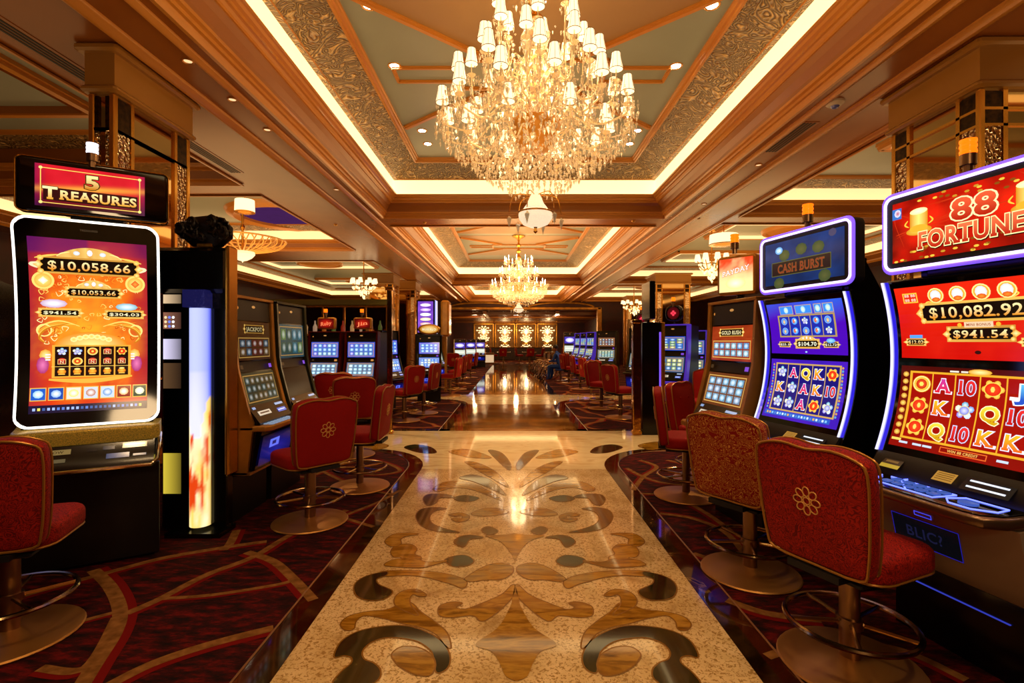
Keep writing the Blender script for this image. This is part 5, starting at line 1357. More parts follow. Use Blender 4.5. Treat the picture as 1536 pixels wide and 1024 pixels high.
copy_tree(cb, (2.95, 20.6, 0), R(-66), 'bluish machine, middle of the three side-on ones far down the right aisle')
copy_tree(cb, (2.9, 22.0, 0), R(-66), 'bluish machine, farthest of the three side-on ones far down the right aisle')
copy_tree(wm, (2.85, 25.0, 0), R(-10), 'white lit machine at the far end of the right aisle', scale=(1, 1, 1.05))

# ---- 5 Treasures portrait machine
def art5(S, w, h):
    def bg(x, y):
        n = fbm(x*12+2, y*12); d = math.hypot(x/w, (y+.02)/(h*.8))
        c = mixc('FFA828', 'D8380C', d*.9+n*.7-.35); c = mixc(c, '7A1038', max(0, abs(x)/w-.62)*1.5+max(0, y/h-.62)*1.6+(n-.5)*.3)
        if y > h*.84: c = mixc(c, '3A1060', .6*(1 if x < 0 else .4))
        return c
    S.rect(-w, w, -h, h, bg, 0, 34, 54)
    plate(S, 0, h*.70, w*1.62, h*.15, '$10,058.66', h*.10, 3); crest(S, 0, h*.795, w*1.1, h*.12, 4)
    for sx in (-1, 1): S.curl([(sx*w*.5, h*.82), (sx*w*.7, h*.80), (sx*w*.9, h*.77)], .012, 'F8C858', 6); S.curl([(sx*w*.86, h*.72), (sx*w*.97, h*.70), (sx*w*.86, h*.66)], .016, 'F0E0B0', 8)
    plate(S, w*.05, h*.40, w*.88, h*.085, '$10,053.66', h*.052, 3); crest(S, w*.05, h*.455, w*.6, h*.09, 4)
    plate(S, -w*.52, h*.155, w*.62, h*.06, '$941.54', h*.036, 3, 'F0E8B8'); plate(S, w*.58, h*.15, w*.62, h*.06, '$304.03', h*.036, 3, 'F0E8B8')
    S.disc(-w*.62, h*.26, w*.22, h*.05, 'C8A8C8', 3, 10, 'FFFFFF'); S.disc(w*.62, h*.24, w*.2, h*.045, '80B8C8', 3, 10, 'F0FFFF')
    for sx in (-1, 1):
        S.disc(sx*w*.78, h*.52, w*.18, h*.10, 'F09A20', 3, 20, 'FFE880'); S.ring(sx*w*.78, h*.52, w*.18, h*.10, .012, 'FFD870', 4, 22); S.disc(sx*w*.78, h*.52, w*.08, h*.045, 'FFF4B0' if sx < 0 else 'E0501A', 5, 4, 'FFFFFF' if sx < 0 else 'F8A040')
    rq = random.Random(21)
    for k in range(120):
        x = rq.uniform(-w*.85, w*.85); y = rq.uniform(-h*.2, h*.62); q = rq.uniform(.012, .03); a = rq.uniform(0, 6.28)
        S.curl([(x, y), (x+q*math.cos(a), y+q*math.sin(a)), (x+q*1.2*math.cos(a+1), y+q*1.2*math.sin(a+1)), (x+q*.5*math.cos(a+1.6), y+q*.5*math.sin(a+1.6))], .0045, rq.choice(['FFD060', 'E88820', 'C04A10', 'FFF0A8']), 1)
    n = 20    # great golden fan arch
    S.geo([(w*.62*math.cos(math.pi*k/n), -h*.235+h*.17*math.sin(math.pi*k/n)) for k in range(n+1)]+[(0, -h*.235)], [(k, k+1, n+1) for k in range(n)], lambda x, y: mixc('FFF090', 'F08818', math.hypot(x/(w*.62), (y+h*.235)/(h*.17))), 2)
    for sx in (-1, 1):
        for q in range(4):
            S.curl([(sx*w*(.2+.06*q), -h*(.0-.01*q)), (sx*w*(.55+.06*q), h*(.06-.03*q)), (sx*w*(.86), -h*(.02+.04*q)), (sx*w*(.84-.03*q), -h*(.14+.02*q))], .010, ['FFD868', 'E8A030', 'FFC048', 'C87818'][q], 3+q)
        S.ring(sx*w*.78, -h*.05, w*.13, h*.075, .008, 'FFE080', 5); S.disc(sx*w*.8, -h*.45, w*.1, h*.1, 'A83070', 3, 10, 'E878B0'); S.disc(sx*w*.76, -h*.34, w*.1, h*.07, 'F0A030', 3, 8, 'FFE890')
        for q in range(3): S.rect(sx*w*.72-.012, sx*w*.72+.012, -h*(.34+.03*q), -h*(.325+.03*q), 'F0E8F0', 4, 1, 1)
    for q in range(7): S.disc((q-3)*w*.1, -h*.15+h*.03*math.cos((q-3)*.6), w*.06, h*.03, 'FFF0A0', 4, 8, 'E8C850')
    reel(S, -w*.62, w*.66, -h*.585, -h*.24, 5, 3, ['gem', 'gem', 'coin', 'red', 'medal', 'red', 'coin', 'red', 'red', 'red', 'pot', 'pot', 'pot', 'pot', 'pot'], '200806', 'E8A838', 5, .008)
    S.curl([(-w*.7, -h*.62), (0, -h*.645), (w*.72, -h*.60)], .03, 'F0B040', 5); S.rect(-w*.66, w*.7, -h*.475, -h*.47, 'FFD060', 12)
    cols = [('1A58C0', '90C8FF'), ('1848A8', '80B0F0'), ('E8E0D0', 'F0E060'), ('D0D8E8', 'B86840'), ('C8D8F0', '5090D0'), ('8A1810', 'FFB060'), ('284030', 'F0F0B0')]
    for k, (a, b) in enumerate(cols):
        x = -w*.86+k*w*.287; S.rect(x-w*.13, x+w*.13, -h*.86, -h*.71, 'E8B848', 4); S.rect(x-w*.115, x+w*.115, -h*.85, -h*.72, a, 5); S.disc(x, -h*.785, w*.085, h*.045, b, 7, 9, 'FFFFFF')
    S.rect(-w, w, -h, -h*.91, '1A1030', 3)
    rnd = random.Random(8)
    for k in range(24):
        x = -w*.94+k*w*.078; S.rect(x, x+w*.045, -h*.97, -h*.94, rnd.choice(['6080D0', 'A0B8F0', 'F0E060', '4060A0']), 4, 1, 1)
def art5_top(S, w, h):
    def bg(x, y):
        b = math.exp(-((y-.1*x-.002)/.018)**2); c = mixc('B80818', 'E02030', fbm(x*8, y*8)); c = mixc(c, '3A0818', max(0, -y/h)*1.1); c = mixc(c, '50104A', max(0, abs(x)/w-.8)*3)
        return mixc(c, 'FFB040', b*.9*(1-.5*abs(x)/w))
    S.rect(-w, w, -h, h, bg, 0, 30, 24)
    S.frame(-w*.91, w*.91, -h*.84, h*.84, .005, 'FFD060', 2)
    for sx in (-1, 1):
        for sy in (-1, 1): S.disc(sx*w*.9, sy*h*.82, .01, .01, 'FFE080', 3, 8)
    S.rect(-w*.86, w*.86, -h*.70, -h*.08, '30080A', 1)
    S.text('5', 0, h*.38, h*.66, lambda x, y: mixc('C87A18', 'FFF0A0', (y-h*.05)/(h*.66)), 5, out='4A3008', ow=.04, width=w*.26, bold=.04)
    S.text('T', -w*.74, -h*.33, h*.60, lambda x, y: mixc('E09A28', 'FFF4B0', (y+h*.6)/(h*.5)), 5, out='3A1004', ow=.03, width=w*.26, bold=.03)
    S.text('REASURES', w*.13, -h*.38, h*.44, lambda x, y: mixc('E09A28', 'FFF4B0', (y+h*.6)/(h*.5)), 5, out='3A1004', ow=.03, width=w*1.42, bold=.03)
def treasures():
    t = thing('slot_machine', 'tall portrait 5 Treasures slot machine with white lit edge, nearest on the left', 'slot machine', (-2.80, 3.38, 0), R(31))
    w = .735; F = Fq(1.52, .20)
    F_ = lambda z: F(z)
    D = .34
    prof = [(F(2.27-(2.27-.96)*i/14), 2.27-(2.27-.96)*i/14) for i in range(15)]+[(-.05, .9), (-.02, .7), (.03, .66), (.03, 0), (D, 0), (D, 2.2), (.08, 2.28)]
    g = MB(); g.prism(prof, -w/2+.03, w/2-.03); g.build('cabinet', ['black'], t)
    # curved monitor with rounded corners
    out = rrect(w, 1.31, .07, 6, 0, 1.615); out.reverse(); N = len(out)
    def sub(o):
        r = []
        for i in range(len(o)):
            a, b = o[i], o[(i+1) % len(o)]; n = max(1, int(math.hypot(b[0]-a[0], b[1]-a[1])/.08))
            for k in range(n): r.append((a[0]+(b[0]-a[0])*k/n, a[1]+(b[1]-a[1])*k/n))
        return r
    out = sub(out); g = MB(); N = len(out)
    for k, yo in ((0, -.02), (1, .05)): pass
    rows = []
    zs = [.96+1.31*j/24 for j in range(25)]
    def halfw(z):
        e = min(z-.96, 2.27-z); r = .07
        return w/2 if e >= r else w/2-r+math.sqrt(max(0, r*r-(r-e)**2))
    vs = []
    for z in zs:
        hw = halfw(z); vs += [(-hw, F(z)-.02, z), (hw, F(z)-.02, z), (hw, F(z)+.05, z), (-hw, F(z)+.05, z)]
    fs = [(0, 1, 2, 3), (96, 99, 98, 97)]
    for j in range(24):
        o = 4*j
        for k in range(4): fs.append((o+k, o+4+k, o+4+(k+1) % 4, o+(k+1) % 4))
    fs = [f[::-1] for f in fs]; g.add(vs, fs); mon = g.build('monitor', ['bezel'], t)
    g = MB(); g.tube([(x*.995, F(z)-.014, .96+(z-.96)) for (x, z) in out], .0085, 8, 0, True); g.build('light_frame', ['led_white'], mon)
    zc = 1.60; S = Scr(lambda x, y, L: (x, F(y+zc)-.0205-L, y+zc)); art5(S, .302, .555); S.build('screen_image', 'lcd', mon)
    S = Scr(lambda x, y, L: (x, F(y)-.0205-L, y)); S.text('TREASURES', 0, 2.215, .012, '4A3A28', 1, serif=False, width=.09); S.build('maker_mark', 'lcd', mon)
    # speaker mesh bar and console
    g = MB(); g.slab([(-w/2-.01, .04), (-w/2-.01, -.10), (-w/2+.03, -.15), (w/2-.03, -.15), (w/2+.01, -.10), (w/2+.01, .04)], .10, .015, 0, TM((0, 0, .905), (R(8), 0, 0))); g.build('speaker_bar', ['gold_mesh'], t)
    prof = [(-.06, .86), (-.13, .845), (-.22, .735), (-.235, .70), (-.22, .685), (.03, .68), (.03, .86)]
    g = MB(); g.prism(prof, -w/2+.015, w/2-.015); con = g.build('console', ['black'], t)
    def pm(x, y, L): ya, za, yb, zb = -.13, .845, -.22, .735; f = .5-y/.14; d = math.hypot(yb-ya, zb-za); return (x, ya+(yb-ya)*f+(zb-za)/d*L, za+(zb-za)*f-(yb-ya)/d*L)
    S = Scr(pm, .002, .0008)
    S.rect(-.30, -.08, .0, .035, 'A88A50', 1, 1, 1); S.text('PLAY NOW', -.19, .0175, .018, '3A2810', 2, width=.15, serif=False); S.rect(-.30, -.1, -.055, -.03, '7A6A48', 1, 1, 1)
    S.rect(.10, .22, -.055, -.02, '3A5080', 1, 1, 1); S.rect(.18, .31, .012, .05, '181818', 1, 1, 1); S.rect(.19, .30, .03, .038, 'C8D0E8', 2, 1, 1); S.rect(.08, .14, .01, .035, '2A3040', 1, 1, 1); S.rect(0, .05, .005, .03, '101010', 1, 1, 1); S.rect(.24, .31, -.05, -.035, '506080', 1, 1, 1)
    S.split('sticker', 'lcd_dim', con)
    g = MB(); g.tube([(-w/2-.005, .0, .86), (-w/2-.005, -.12, .80), (-w/2-.002, -.215, .72), (-w/2+.03, -.24, .69), (w/2-.03, -.24, .69), (w/2+.002, -.215, .72), (w/2+.005, -.12, .80), (w/2+.005, 0, .86)], .012, 8); g.build('chrome_rail', ['chrome'], con)
    g = MB(); g.bbox(-w/2-.0, w/2+.0, .0, .04, .02, .66, .004); g.build('lower_door', ['wood_black'], t)
    # topper
    zt = 2.28
    g = MB(); g.box(-.12, .16, .05, .2, zt-.06, zt+.10); tp = g.build('topper', ['matte'], t)
    g = MB(); g.slab(rrect(.80, .35, .035), .09, .015, 0, TM((.02, .04, zt+.225), (R(90), 0, 0))); g.build('topper_case', ['bezel'], tp)
    g = MB(); g.tube([(x+.02, -.003, zt+.225+z) for (x, z) in rrect(.80, .35, .035)], .004, 6, 0, True); g.build('topper_edge', ['gold'], tp)
    S = Scr(lambda x, y, L: (x, -.006-L, zt+.225+y)); art5_top(S, .285, .135); S.build('topper_screen', 'lcd', tp)
    tower_light(t, .05, .12, zt+.42, ('whitelamp',))
    return t
M['gold_mesh'] = mat('gold_speaker_mesh', 'D8B048', .4, .6, noise='5A4410', bscale=160, emit='C89830', es=.12)  # faint emission put in so the mesh looks lit
M['wood_black'] = mat('black_wood', '0C0705', .4)
treasures()
# machine at left frame edge
def arc_machine():
    t = thing('slot_machine', 'machine with a curved blue lit edge cut off at the left frame edge', 'slot machine', (-3.72, 3.2, 0), R(31))
    w = .68; F = Fq(1.45, .5); cabinet(t, w, .4, 1.9, .9, F)
    glass(t, 'screen_bezel', -w/2+.01, w/2-.01, .95, 1.88, F)
    S = Scr(lambda x, y, L: (x, F(y+1.42)-.01-L, y+1.42)); S.rect(-w/2+.05, w/2-.05, -.42, .42, lambda x, y: mixc('4A60F0', '8AA0FF', fbm(x*6, y*6)), 0, 6, 10); S.disc(0, 0, .15, .2, 'A0B8FF', 1, 16, 'E0E8FF'); S.build('screen_image', 'lcd', t)
    for sx in (-1, 1): led(t, sx*(w/2-.015), .93, 1.9, F, .035, .022, ('2020A0', '4040FF', '8090FF'))
    g = MB(); g.slab([(-w/2, 0), (-w/2, -.2), (w/2, -.2), (w/2, 0)][::1], .05, .01, 0, TM((0, -.1, .85))); g.build('button_deck', ['deck_metal'], t)
    g = MB(); g.lathe([(.001, 0), (.16, .0), (.2, .08), (.17, .2), (.08, .26), (.001, .27)], 16, 0, TM((.05, .15, 1.92))); g.build('carved_topper', ['matte_carved'], t)
    tower_light(t, .32, .1, 2.28, ('whitelamp',))
M['matte_carved'] = mat('black_carved', '0A0705', .5, bump=1, bscale=16)
arc_machine()

# ---- black display tower between 5 Treasures and the gold machine
t = thing('display_tower', 'black tower with a tall blue and flame lit light column', 'sign', (-2.45, 3.98, 0), R(0))
g = MB(); g.bbox(-.31, .20, .02, .11, .02, 1.9, .01); g.box(-.20, .22, -.12, .11, 0, .035); g.build('cabinet', ['black'], t)
g = MB(); g.bbox(-.40, .22, -.02, .11, 1.88, 2.24, .03); g.build('header_box', ['black'], t)
g = MB(); g.bbox(.205, .24, -.03, .11, .45, 2.25, .012); g.build('gold_edge', ['gold'], t)
n = 14; S = Scr(lambda x, y, L: (0, 0, 0)); vs = []; fs = []; c = []
nz = 60
for j in range(nz+1):
    z = .06+(1.76-.06)*j/nz
    for i in range(n+1):
        a = math.pi*(1+i/n); vs.append((.078*math.cos(a)+.0, .078*math.sin(a)*1.1+.015, z))
        e = abs(i/n-.5)*2; hgt = z/1.7
        wav = .52+.12*math.sin(i*.5+1)+.25*(fbm(i*.25, z*2.2)-.5)
        blue = mixc('C0C8FF', '4A5CF0', e**2) if hgt > .75 else mixc('E0E0FF', '5A70F8', e**2+ (hgt-.6))
        warm = mixc('FFFFF0', 'F8D060', fbm(i*.3+2, z*4)*1.3); fl_ = fbm(i*.35+7, z*3.2)
        if fl_ > .56: warm = mixc(warm, 'D84010', (fl_-.56)*9)
        cc = blue if hgt > wav else warm
        c.append(mixc(cc, '8A7030' if hgt < wav else '2A20A0', max(0, e-.8)*4))
for j in range(nz):
    for i in range(n): fs.append((j*(n+1)+i, j*(n+1)+i+1, (j+1)*(n+1)+i+1, (j+1)*(n+1)+i))
S.v, S.f, S.c = vs, fs, c; S.build('light_column', 'lcd', t)
g = MB(); g.box(-.085, .085, -.085, .02, 1.765, 1.90); g.build('crystal_cap', [mat('blue_cut_glass', '3A3A70', .08, .8, bump=1, bscale=30, emit='3A3AA0', es=.15)], t)
S = Scr(lambda x, y, L: (x, .018-L, y), .002, .001)
for (z0, z1, col) in ((1.80, 1.87, 'D8B890'), (1.60, 1.73, '8A5A48'), (1.36, 1.52, 'D8D0F0'), (1.13, 1.33, '5A4028'), (.30, .62, 'C8B038')):
    S.rect(-.30, -.16, z0, z1, lambda x, y, c_=col: mixc(c_, '100808', max(0, (x+.3)/.14)*.8), 1, 4, 1)
    if z0 == 1.60:
        for q in range(9): S.disc(-.28+.03*(q % 3), 1.62+.035*(q//3), .012, .012, ['F0D0A0', '7080E0', 'FFFFFF'][q % 3], 3, 6)
S.split('lit_niche', 'lcd', t)
# carved topper sculpture resting on tower
t = thing('carved_topper', 'dark curled cloud-like sculpture on top of the black tower', 'sculpture', (-2.42, 4.03, 2.242))
g = MB(); rnd = random.Random(4)
for k in range(46):
    a = rnd.uniform(-1, 1); x = a*.19; z = .12+.10*rnd.uniform(-.7, 1)*math.sqrt(max(0, 1-a*a)); r = rnd.uniform(.03, .055)
    g.tube([(x+r*.8*math.cos(q*.8+k)*(1-q/14), rnd.uniform(-.005, .005)-.06+.03*math.sin(k), z+r*.8*math.sin(q*.8+k)*(1-q/14)) for q in range(12)], [.016*(1-q/16) for q in range(12)], 6)
g.lathe([(.001, .0), (.12, .01), (.2, .08), (.2, .16), (.13, .24), (.001, .26)], 20, 0, TM(sc=(1, .35, 1)))

M['matte_carved2'] = mat('dark_bronze_carving', '1C120A', .35, .5)
g.build('scrollwork', ['matte_carved2'], t, ang=50)
g = MB(); g.bbox(-.06, .06, -.05, .05, 0, .03, .005); g.build('foot', ['gold'], t)

# ---- end posts at the aisle
def endpost(x, y, label, sx, h=1.85):
    t = thing('end_post', label, 'partition', (x, y, 0))
    g = MB(); g.bbox(-.065, .065, -.065, .065, 0, h, .012)
    for z in (.05, h-.03): g.bbox(-.075, .075, -.075, .075, z-.03, z+.03, .01)
    g.build('gold_post', ['gold_post'], t)
    g = MB(); g.bbox(sx*.24-.15, sx*.24+.15, -.03, .5, 0, h-.04, .01); g.build('black_panel', ['black'], t)
    g = MB(); g.bbox(sx*.42-.03, sx*.42+.03, -.05, .5, 0, h-.04, .01); g.build('gold_edge', ['gold'], t)
    g = MB(); g.tube([(sx*.37, -.04, .3), (sx*.37, -.04, h-.2)], .012, 6); g.build('violet_light', ['led_edge'], t)
    return t
M['gold_post'] = mat('hammered_gold', 'C89040', .12, 1., bump=.5, bscale=12)
endpost(2.0, 8.15, 'gold mirrored end post with black panel on the right aisle', 1)
t = thing('blade_sign', 'thin black vertical blade sign above the right end post', 'sign', (2.22, 8.3, 0))
g = MB(); g.bbox(-.045, .045, -.3, .2, 1.86, 2.46, .01); g.build('blade', ['black'], t)
g = MB(); g.tube([(0, .1, 1.812), (0, .1, 1.87)], .02); g.build('stem', ['steel'], t)
t = thing('gold_post', 'slim gold mirrored post beside the twin machines on the left aisle', 'post', (-1.99, 8.25, 0))
g = MB(); g.bbox(-.04, .04, -.04, .04, 0, 2.35, .012); g.build('shaft', ['gold_post'], t)
g = MB(); g.bbox(-.06, .06, -.06, .06, 2.33, 2.39, .01); g.build('cap', ['gold'], t)
g = MB(); g.bbox(-.06, .06, -.06, .06, 0, .06, .01); g.build('foot', ['gold'], t)
# tall lit sign tower on left
t = thing('tower_sign', 'tall curved sign with violet screen above the blue machines, left aisle', 'sign', (-2.2, 13.9, 0))
g = MB(); g.bbox(-.42, .08, 0, .5, 1.70, 2.66, .03); g.lathe([(.05, 0), (.05, 1.72)], 12, 0, TM((-.1, .25, 0))); g.build('case', ['bezel'], t)
S = Scr(lambda x, y, L: (x, -.004-L, y), .003, .0015)
S.rect(-.38, .04, 1.75, 2.6, lambda x, y: mixc('3A1890', 'A060E0', fbm(x*9, y*9)), 0, 6, 10)
for q in range(6): S.disc(-.17, 1.85+.13*q, .15, .045, ['D0C0FF', 'F0A090', 'FFE0A0', 'FFFFFF', 'C080F0', 'F0D0FF'][q], 1, 12, 'FFFFFF')
S.build('front_screen', 'lcd', t)
S = Scr(lambda x, y, L: (.084+L, x, y), .003, .0015); S.rect(.02, .46, 1.72, 2.64, lambda x, y: mixc('8090FF', 'E8E8FF', (x-.02)/.44), 0, 4, 4); S.build('side_screen', 'lcd', t)
t = thing('curved_sign', 'tall copper coloured lit sign behind the violet one, left aisle', 'sign', (-1.98, 14.9, 0))
g = MB(); g.bbox(-.12, .12, 0, .6, 1.65, 2.72, .05); g.box(-.03, .03, .2, .3, 0, 1.7); g.build('case', ['bronze'], t)
S = Scr(lambda x, y, L: (.124+L, x, y), .003, .0015); S.rect(.06, .54, 1.75, 2.6, lambda x, y: mixc('C86030', 'F0C890', fbm(x*9, y*9)), 0, 6, 10); S.build('side_screen', 'lcd', t)

# ---- mirrored partition with gold frames, behind left machines
t = thing('mirror_partition', 'mirrored partition with gold frames behind the twin machines', 'partition', (-6.0, 15.4, 0))
g = MB(); g.box(-3., 2.2, 0, .08, 0, 2.55); g.build('mirror', ['mirror'], t)
g = MB()
for k in range(9): x = -3+k*.65; g.bbox(x-.03, x+.03, -.03, .1, 0, 2.6, .01)
for z in (.04, 1.2, 2.56): g.bbox(-3.03, 2.23, -.04, .1, z-.03, z+.03, .01)
g.build('gold_frame', ['gold'], t)
g = MB(); g.bbox(-3.05, 2.25, -.05, .15, 2.6, 2.78, .02); g.build('green_fascia', [mat('olive_fascia', '6A6A30', .4)], t)
# glass bottles on the counter
t = thing('back_counter', 'dark counter with glowing shelf behind the twin machines', 'counter', (-4.2, 11.2, 0))
g = MB(); g.bbox(-1.6, 1.5, 0, .5, 0, 1.62, .02); g.build('body', ['black'], t)
g = MB(); g.bbox(-1.65, 1.55, -.05, .55, 1.62, 1.67, .01); g.build('top', ['bronze'], t)
rnd = random.Random(11)
bot = None
for k in range(14):
    x = -5.5+.21*k
    g = MB(); g.lathe([(.001, 0), (.045, .0), (.048, .16), (.018, .23), (.018, .30), (.001, .30)], 12)
    col = ['D8D0C0', 'C87828', '507838', '9A2818', 'E0C890'][k % 5]; nm = ['clear', 'amber', 'green', 'red', 'pale gold'][k % 5]
    key = 'bottle_'+nm
    if key not in M: M[key] = mat(key.replace(' ', '_'), col, .1, 0, .8, emit=col, es=.12)
    o = g.build('bottle', [key], None, (x, 11.45, 1.67)); tag(o, '%s glass bottle on the back counter behind the twin machines' % nm, 'bottle', 'bottles on the back counter, '+nm)
# brass bench / gold framed artwork on far right wall
t = thing('framed_light', 'cream framed lit picture on the dark red wall, right of the columns', 'picture', (9.6, 32.95, 0))
g = MB(); g.box(-1.2, 1.2, -.06, 0, .2, 3.3); g.build('frame', ['panel_tan'], t)
g = MB(); g.box(-.75, .75, -.08, -.06, 2.2, 3.0); g.build('lit_pane', ['glow'], t)

# ---- far end: bar, tables, chairs
t = thing('bar_counter', 'long low bar counter in front of the gold panels at the far end', 'counter', (.2, 41, 0))
g = MB(); g.bbox(-3., 3., 0, .7, 0, 1.0, .03); g.build('body', ['wood'], t)
g = MB(); g.bbox(-3.1, 3.1, -.1, .8, 1.0, 1.06, .02); g.build('top', ['gold'], t)
for i, (x, y) in enumerate([(-.6, 35.2), (1.2, 35.), (2.6, 35.6)]):
    t = thing('round_table', ['small round table leftmost before the far bar', 'small round table in the middle before the far bar', 'small round table rightmost before the far bar'][i], 'table', (x, y, 0))
    g = MB(); g.lathe([(.001, .74), (.5, .74), (.52, .76), (.5, .78), (.001, .78)], 28); g.build('tabletop', ['cream'], t)
    g = MB(); g.lathe([(.25, 0), (.25, .03), (.05, .06), (.05, .74)], 16); g.build('pedestal', ['bronze'], t)
for i, (x, y, a) in enumerate([(-1.25, 35.1, -90), (-.6, 34.3, 0), (.5, 34.9, -80), (1.9, 34.6, 70), (1.2, 34.1, 10), (3.3, 35.4, 80)]):
    copy_tree(cplain, (x, y, 0), R(a), ['red chair left of the leftmost far table', 'red chair before the leftmost far table', 'red chair left of the middle far table', 'red chair right of the middle far table', 'red chair before the middle far table', 'red chair right of the rightmost far table'][i])
t = thing('stair_box', 'pale lit step block beyond the walk at the far end', 'steps', (-1.9, 33.9, 0))
g = MB(); g.bbox(-.7, .7, 0, .4, 0, .75, .02); g.build('block', ['panel_tan'], t)
g = MB(); g.box(-.68, .68, -.01, .0, .1, .6); g.build('lit_face', [mat('lit_cream', 'FFF0D0', .5, emit=(1, .8, .5), es=.5)], t)

# ---- wheelchairs on the right side of the far walk
def wheelchair(label, x, y, rz):
    t = thing('wheelchair', label, 'wheelchair', (x, y, 0), rz)
    for sx in (-.3, .3):
        g = MB(); g.tube([(sx, .29*math.cos(2*math.pi*k/28), .3+.29*math.sin(2*math.pi*k/28)) for k in range(28)], .03, 6, 0, True)
        for k in range(8): a = 2*math.pi*k/8; g.tube([(sx, 0, .3), (sx, .28*math.cos(a), .3+.28*math.sin(a))], .005, 4)
        g.build('wheel', ['chrome'], t)
        g = MB(); g.tube([(sx*.85, .42+.07*math.cos(2*math.pi*k/14), .08+.07*math.sin(2*math.pi*k/14)) for k in range(14)], .014, 5, 0, True); g.build('caster', ['black'], t)
    g = MB()
    for sx in (-.24, .24): g.tube([(sx, -.32, .95), (sx, -.22, .92), (sx, -.2, .48), (sx, .3, .48), (sx, .46, .12)], .024, 6); g.tube([(sx, -.2, .7), (sx, .2, .7), (sx, .25, .48)], .012, 6)
    g.build('frame', ['steel'], t)
    g = MB(); g.bbox(-.22, .22, -.2, .24, .47, .51, .01); g.build('seat', ['cushion_cream'], t)
    g = MB(); g.bbox(-.22, .22, -.24, -.2, .5, .9, .01); g.build('backrest', ['cushion_cream'], t)
    return t
M['cushion_cream'] = mat('cream_cushion', 'A08A68', .6)
wheelchair('empty wheelchair nearest the walk, right side', 1.55, 20.4, R(100)); wheelchair('empty wheelchair, second of the row behind the nearest', 1.6, 21.9, R(95)); wheelchair('empty wheelchair, third of the row', 1.5, 23.4, R(100)); wheelchair('empty wheelchair, farthest of the row', 1.4, 25.0, R(95))

# ---- seated person in blue
def skin(name, pts, edges, mt, par, lv=2):
    me = bpy.data.meshes.new(name); me.from_pydata([p[0] for p in pts], edges, []); o = bpy.data.objects.new(name, me); COL.objects.link(o); o.parent = par
    md = o.modifiers.new('skin', 'SKIN'); sv = me.skin_vertices[0].data
    for i, p in enumerate(pts): sv[i].radius = (p[1], p[2] if len(p) > 2 else p[1])
    sv[0].use_root = True
    sb = o.modifiers.new('sub', 'SUBSURF'); sb.levels = lv; sb.render_levels = lv
    me.materials.append(M[mt]); return o
M['blue_cloth'] = mat('blue_clothes', '1848A8', .8); M['skin'] = mat('skin_tone', 'A8704A', .5); M['hair'] = mat('dark_hair', '140C08', .5)
t = thing('person', 'person in blue clothes seated, leaning forward beside the wheelchairs', 'person', (1.85, 19.3, 0), R(60))
pts = [((0, 0, .58), .15, .12), ((0, .05, .78), .14, .11), ((0, .12, .98), .17, .11), ((0, .16, 1.07), .07), ((0, .19, 1.14), .055),
       ((-.18, .13, 1.01), .06), ((-.24, .2, .78), .045), ((-.18, .42, .72), .035), ((.18, .13, 1.01), .06), ((.24, .2, .78), .045), ((.18, .42, .72), .035),
       ((-.1, .02, .55), .1), ((-.13, .42, .55), .08), ((-.13, .44, .12), .05), ((-.13, .54, .06), .045), ((.1, .02, .55), .1), ((.13, .42, .55), .08), ((.13, .44, .12), .05), ((.13, .54, .06), .045)]
ed = [(0, 1), (1, 2), (2, 3), (3, 4), (2, 5), (5, 6), (6, 7), (2, 8), (8, 9), (9, 10), (0, 11), (11, 12), (12, 13), (13, 14), (0, 15), (15, 16), (16, 17), (17, 18)]
skin('body', pts, ed, 'blue_cloth', t)
g = MB(); g.lathe([(.001, -.125), (.045, -.11), (.07, -.06), (.082, .0), (.078, .06), (.05, .105), (.001, .12)], 18, 0, TM((0, .23, 1.25), (0, 0, 0), (1, 1.1, 1))); g.lathe([(.001, -.02), (.014, -.015), (.012, .01), (.001, .02)], 8, 0, TM((0, .325, 1.24)))
for sx in (-1, 1): g.lathe([(.001, -.02), (.018, 0), (.001, .02)], 8, 0, TM((sx*.082, .23, 1.25)))
g.build('head', ['skin'], t, ang=80)
g = MB(); g.lathe([(.085, -.02), (.092, .03), (.082, .08), (.05, .12), (.001, .135)], 18, 0, TM((0, .215, 1.26), (R(8), 0, 0), (1, 1.12, 1))); g.build('hair', ['hair'], t, ang=80)
for sx in (-1, 1):
    g = MB(); g.bbox(sx*.18-.035, sx*.18+.035, .42, .50, .70, .725, .01)
    for k in range(4): g.tube([(sx*.18-.027+.018*k, .49, .713), (sx*.18-.027+.018*k, .54-.008*abs(k-1.5), .708), (sx*.18-.027+.018*k, .56-.008*abs(k-1.5), .69)], .008, 6)
    g.tube([(sx*.18-sx*.035, .44, .713), (sx*.18-sx*.055, .48, .705)], .009, 6); g.build('hand', ['skin'], t)
g = MB(); 
t2 = thing('stool', 'low blue stool under the seated person', 'stool', (1.85, 19.3, 0), R(60))
g = MB(); g.lathe([(.2, .40), (.22, .42), (.22, .45), (.001, .46)], 20); g.build('seat', ['blue_cloth'], t2)
g = MB(); g.lathe([(.22, 0), (.22, .02), (.03, .04), (.03, .40)], 16); g.build('pedestal', ['steel'], t2)
# ------------------------------------------------------------------ lights
def area(name, loc, rot, sx, sy, e, col=(1, .72, .40)):
    L = bpy.data.lights.new(name, 'AREA'); L.shape = 'RECTANGLE'; L.size = sx; L.size_y = sy; L.energy = e; L.color = col
    o = bpy.data.objects.new(name, L); COL.objects.link(o); o.location = loc; o.rotation_euler = rot; return o
w = bpy.data.worlds.new('world'); scene.world = w; w.use_nodes = True
w.node_tree.nodes['Background'].inputs[0].default_value = (1, .7, .4, 1); w.node_tree.nodes['Background'].inputs[1].default_value = .02
scene.view_settings.view_transform = 'Standard'; scene.view_settings.look = 'None'; scene.view_settings.exposure = .12
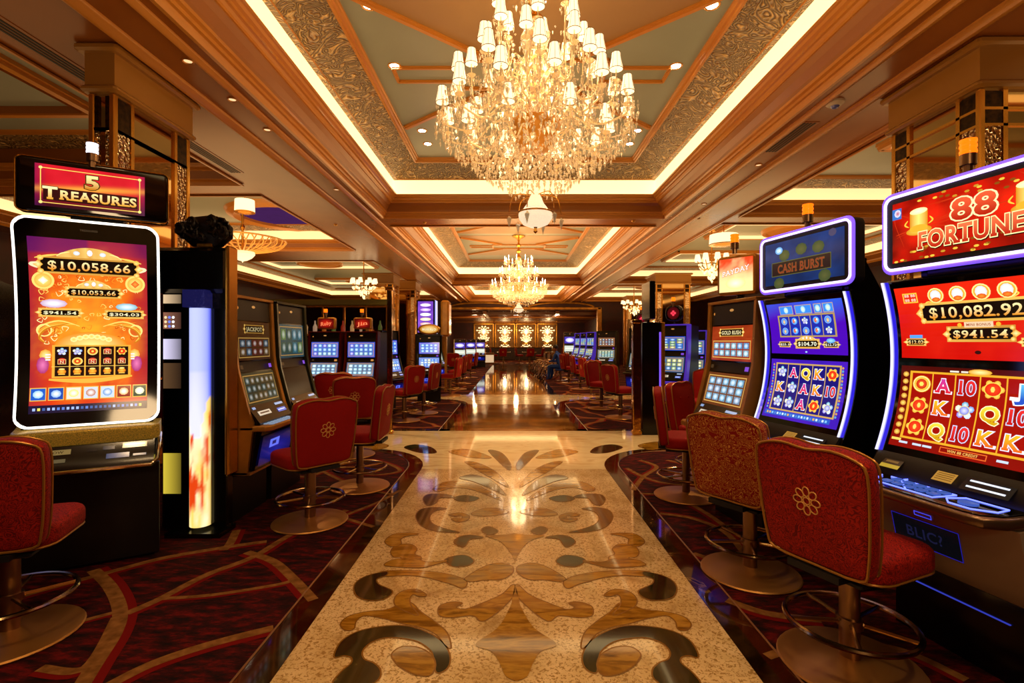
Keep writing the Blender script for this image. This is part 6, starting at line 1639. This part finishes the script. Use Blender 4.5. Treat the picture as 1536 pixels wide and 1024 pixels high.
# unseen warm uplights added to brighten the ceiling bays, then further fill lamps
for (x, y, sx, sy, e) in [(CX, 4.5, 4.5, 8., 110), (CX, 15.5, 4.5, 9., 330), (CX, 27., 4.5, 8., 420), (-6.0, 4.5, 3.6, 6., 30), (-6.6, 12., 4., 6., 110), (-6.5, 23., 5., 9., 160),
                          (7., 5., 4.5, 7., 110), (7., 16., 4.5, 9., 210), (7., 27., 4.5, 8., 150)]:
    area('ceiling_fill', (x, y, 2.75), (R(180), 0, 0), sx, sy, e, (1, .56, .21))
def pl(name, loc, e, r=.15, col=(1, .66, .32)):
    L = bpy.data.lights.new(name, 'POINT'); L.energy = e; L.color = col; L.shadow_soft_size = r
    o = bpy.data.objects.new(name, L); COL.objects.link(o); o.location = loc
for k in range(4): pl('alcove_fill', (-2.6+1.95*k, YF-1.4, 2.2), 45)  # point lamps added to brighten the far alcove, no fixtures modelled
for x in (-3, 0, 3): pl('alcove_fill', (x+.3, 37, 2.9), 110)
for (x, y) in ((-3.4, 8.9), (3.2, 7.5), (2.9, 13.), (-2.9, 14.), (3., 20.), (-3, 22.)):  # spots added to brighten the bays and far aisle, no fixtures there
    L = bpy.data.lights.new('bay_fill', 'SPOT'); L.energy = 230; L.color = (1, .64, .3); L.spot_size = R(120); L.spot_blend = 1; L.shadow_soft_size = .1
    o = bpy.data.objects.new('bay_fill', L); COL.objects.link(o); o.location = (x, y, 4.0)
# overhead fill spots added to brighten the nearest chairs, without any fixture
for (x, y, e) in ((-1.2, .6, 110), (1.4, .4, 130), (0, 1.6, 60), (-2.2, 2.2, 60), (1.6, 2.6, 60)):
    L = bpy.data.lights.new('near_fill_spot', 'SPOT'); L.energy = e; L.color = (1, .66, .32); L.spot_size = R(110); L.spot_blend = 1; L.shadow_soft_size = .12
    o = bpy.data.objects.new('near_fill_spot', L); COL.objects.link(o); o.location = (x, y, 4.0)

pl('rear_fill_lamp', (.22, -2.4, 3.0), 110, .4, (1, .68, .36))  # added fill from behind the camera, no chandelier hangs there
for (x, y, z, e) in ((0, 7.7, 4.3, 200), (0, 13.7, 4.0, 260), (1.9, 6.2, 4.0, 90), (-2.0, 6.4, 4.0, 70)):  # spots added to brighten the pale crossings and the carpet beside them
    L = bpy.data.lights.new('crossing_fill', 'SPOT'); L.energy = e; L.color = (1, .7, .38); L.spot_size = R(75); L.spot_blend = 1; L.shadow_soft_size = .1
    o = bpy.data.objects.new('crossing_fill', L); COL.objects.link(o); o.location = (x, y, z-.25)
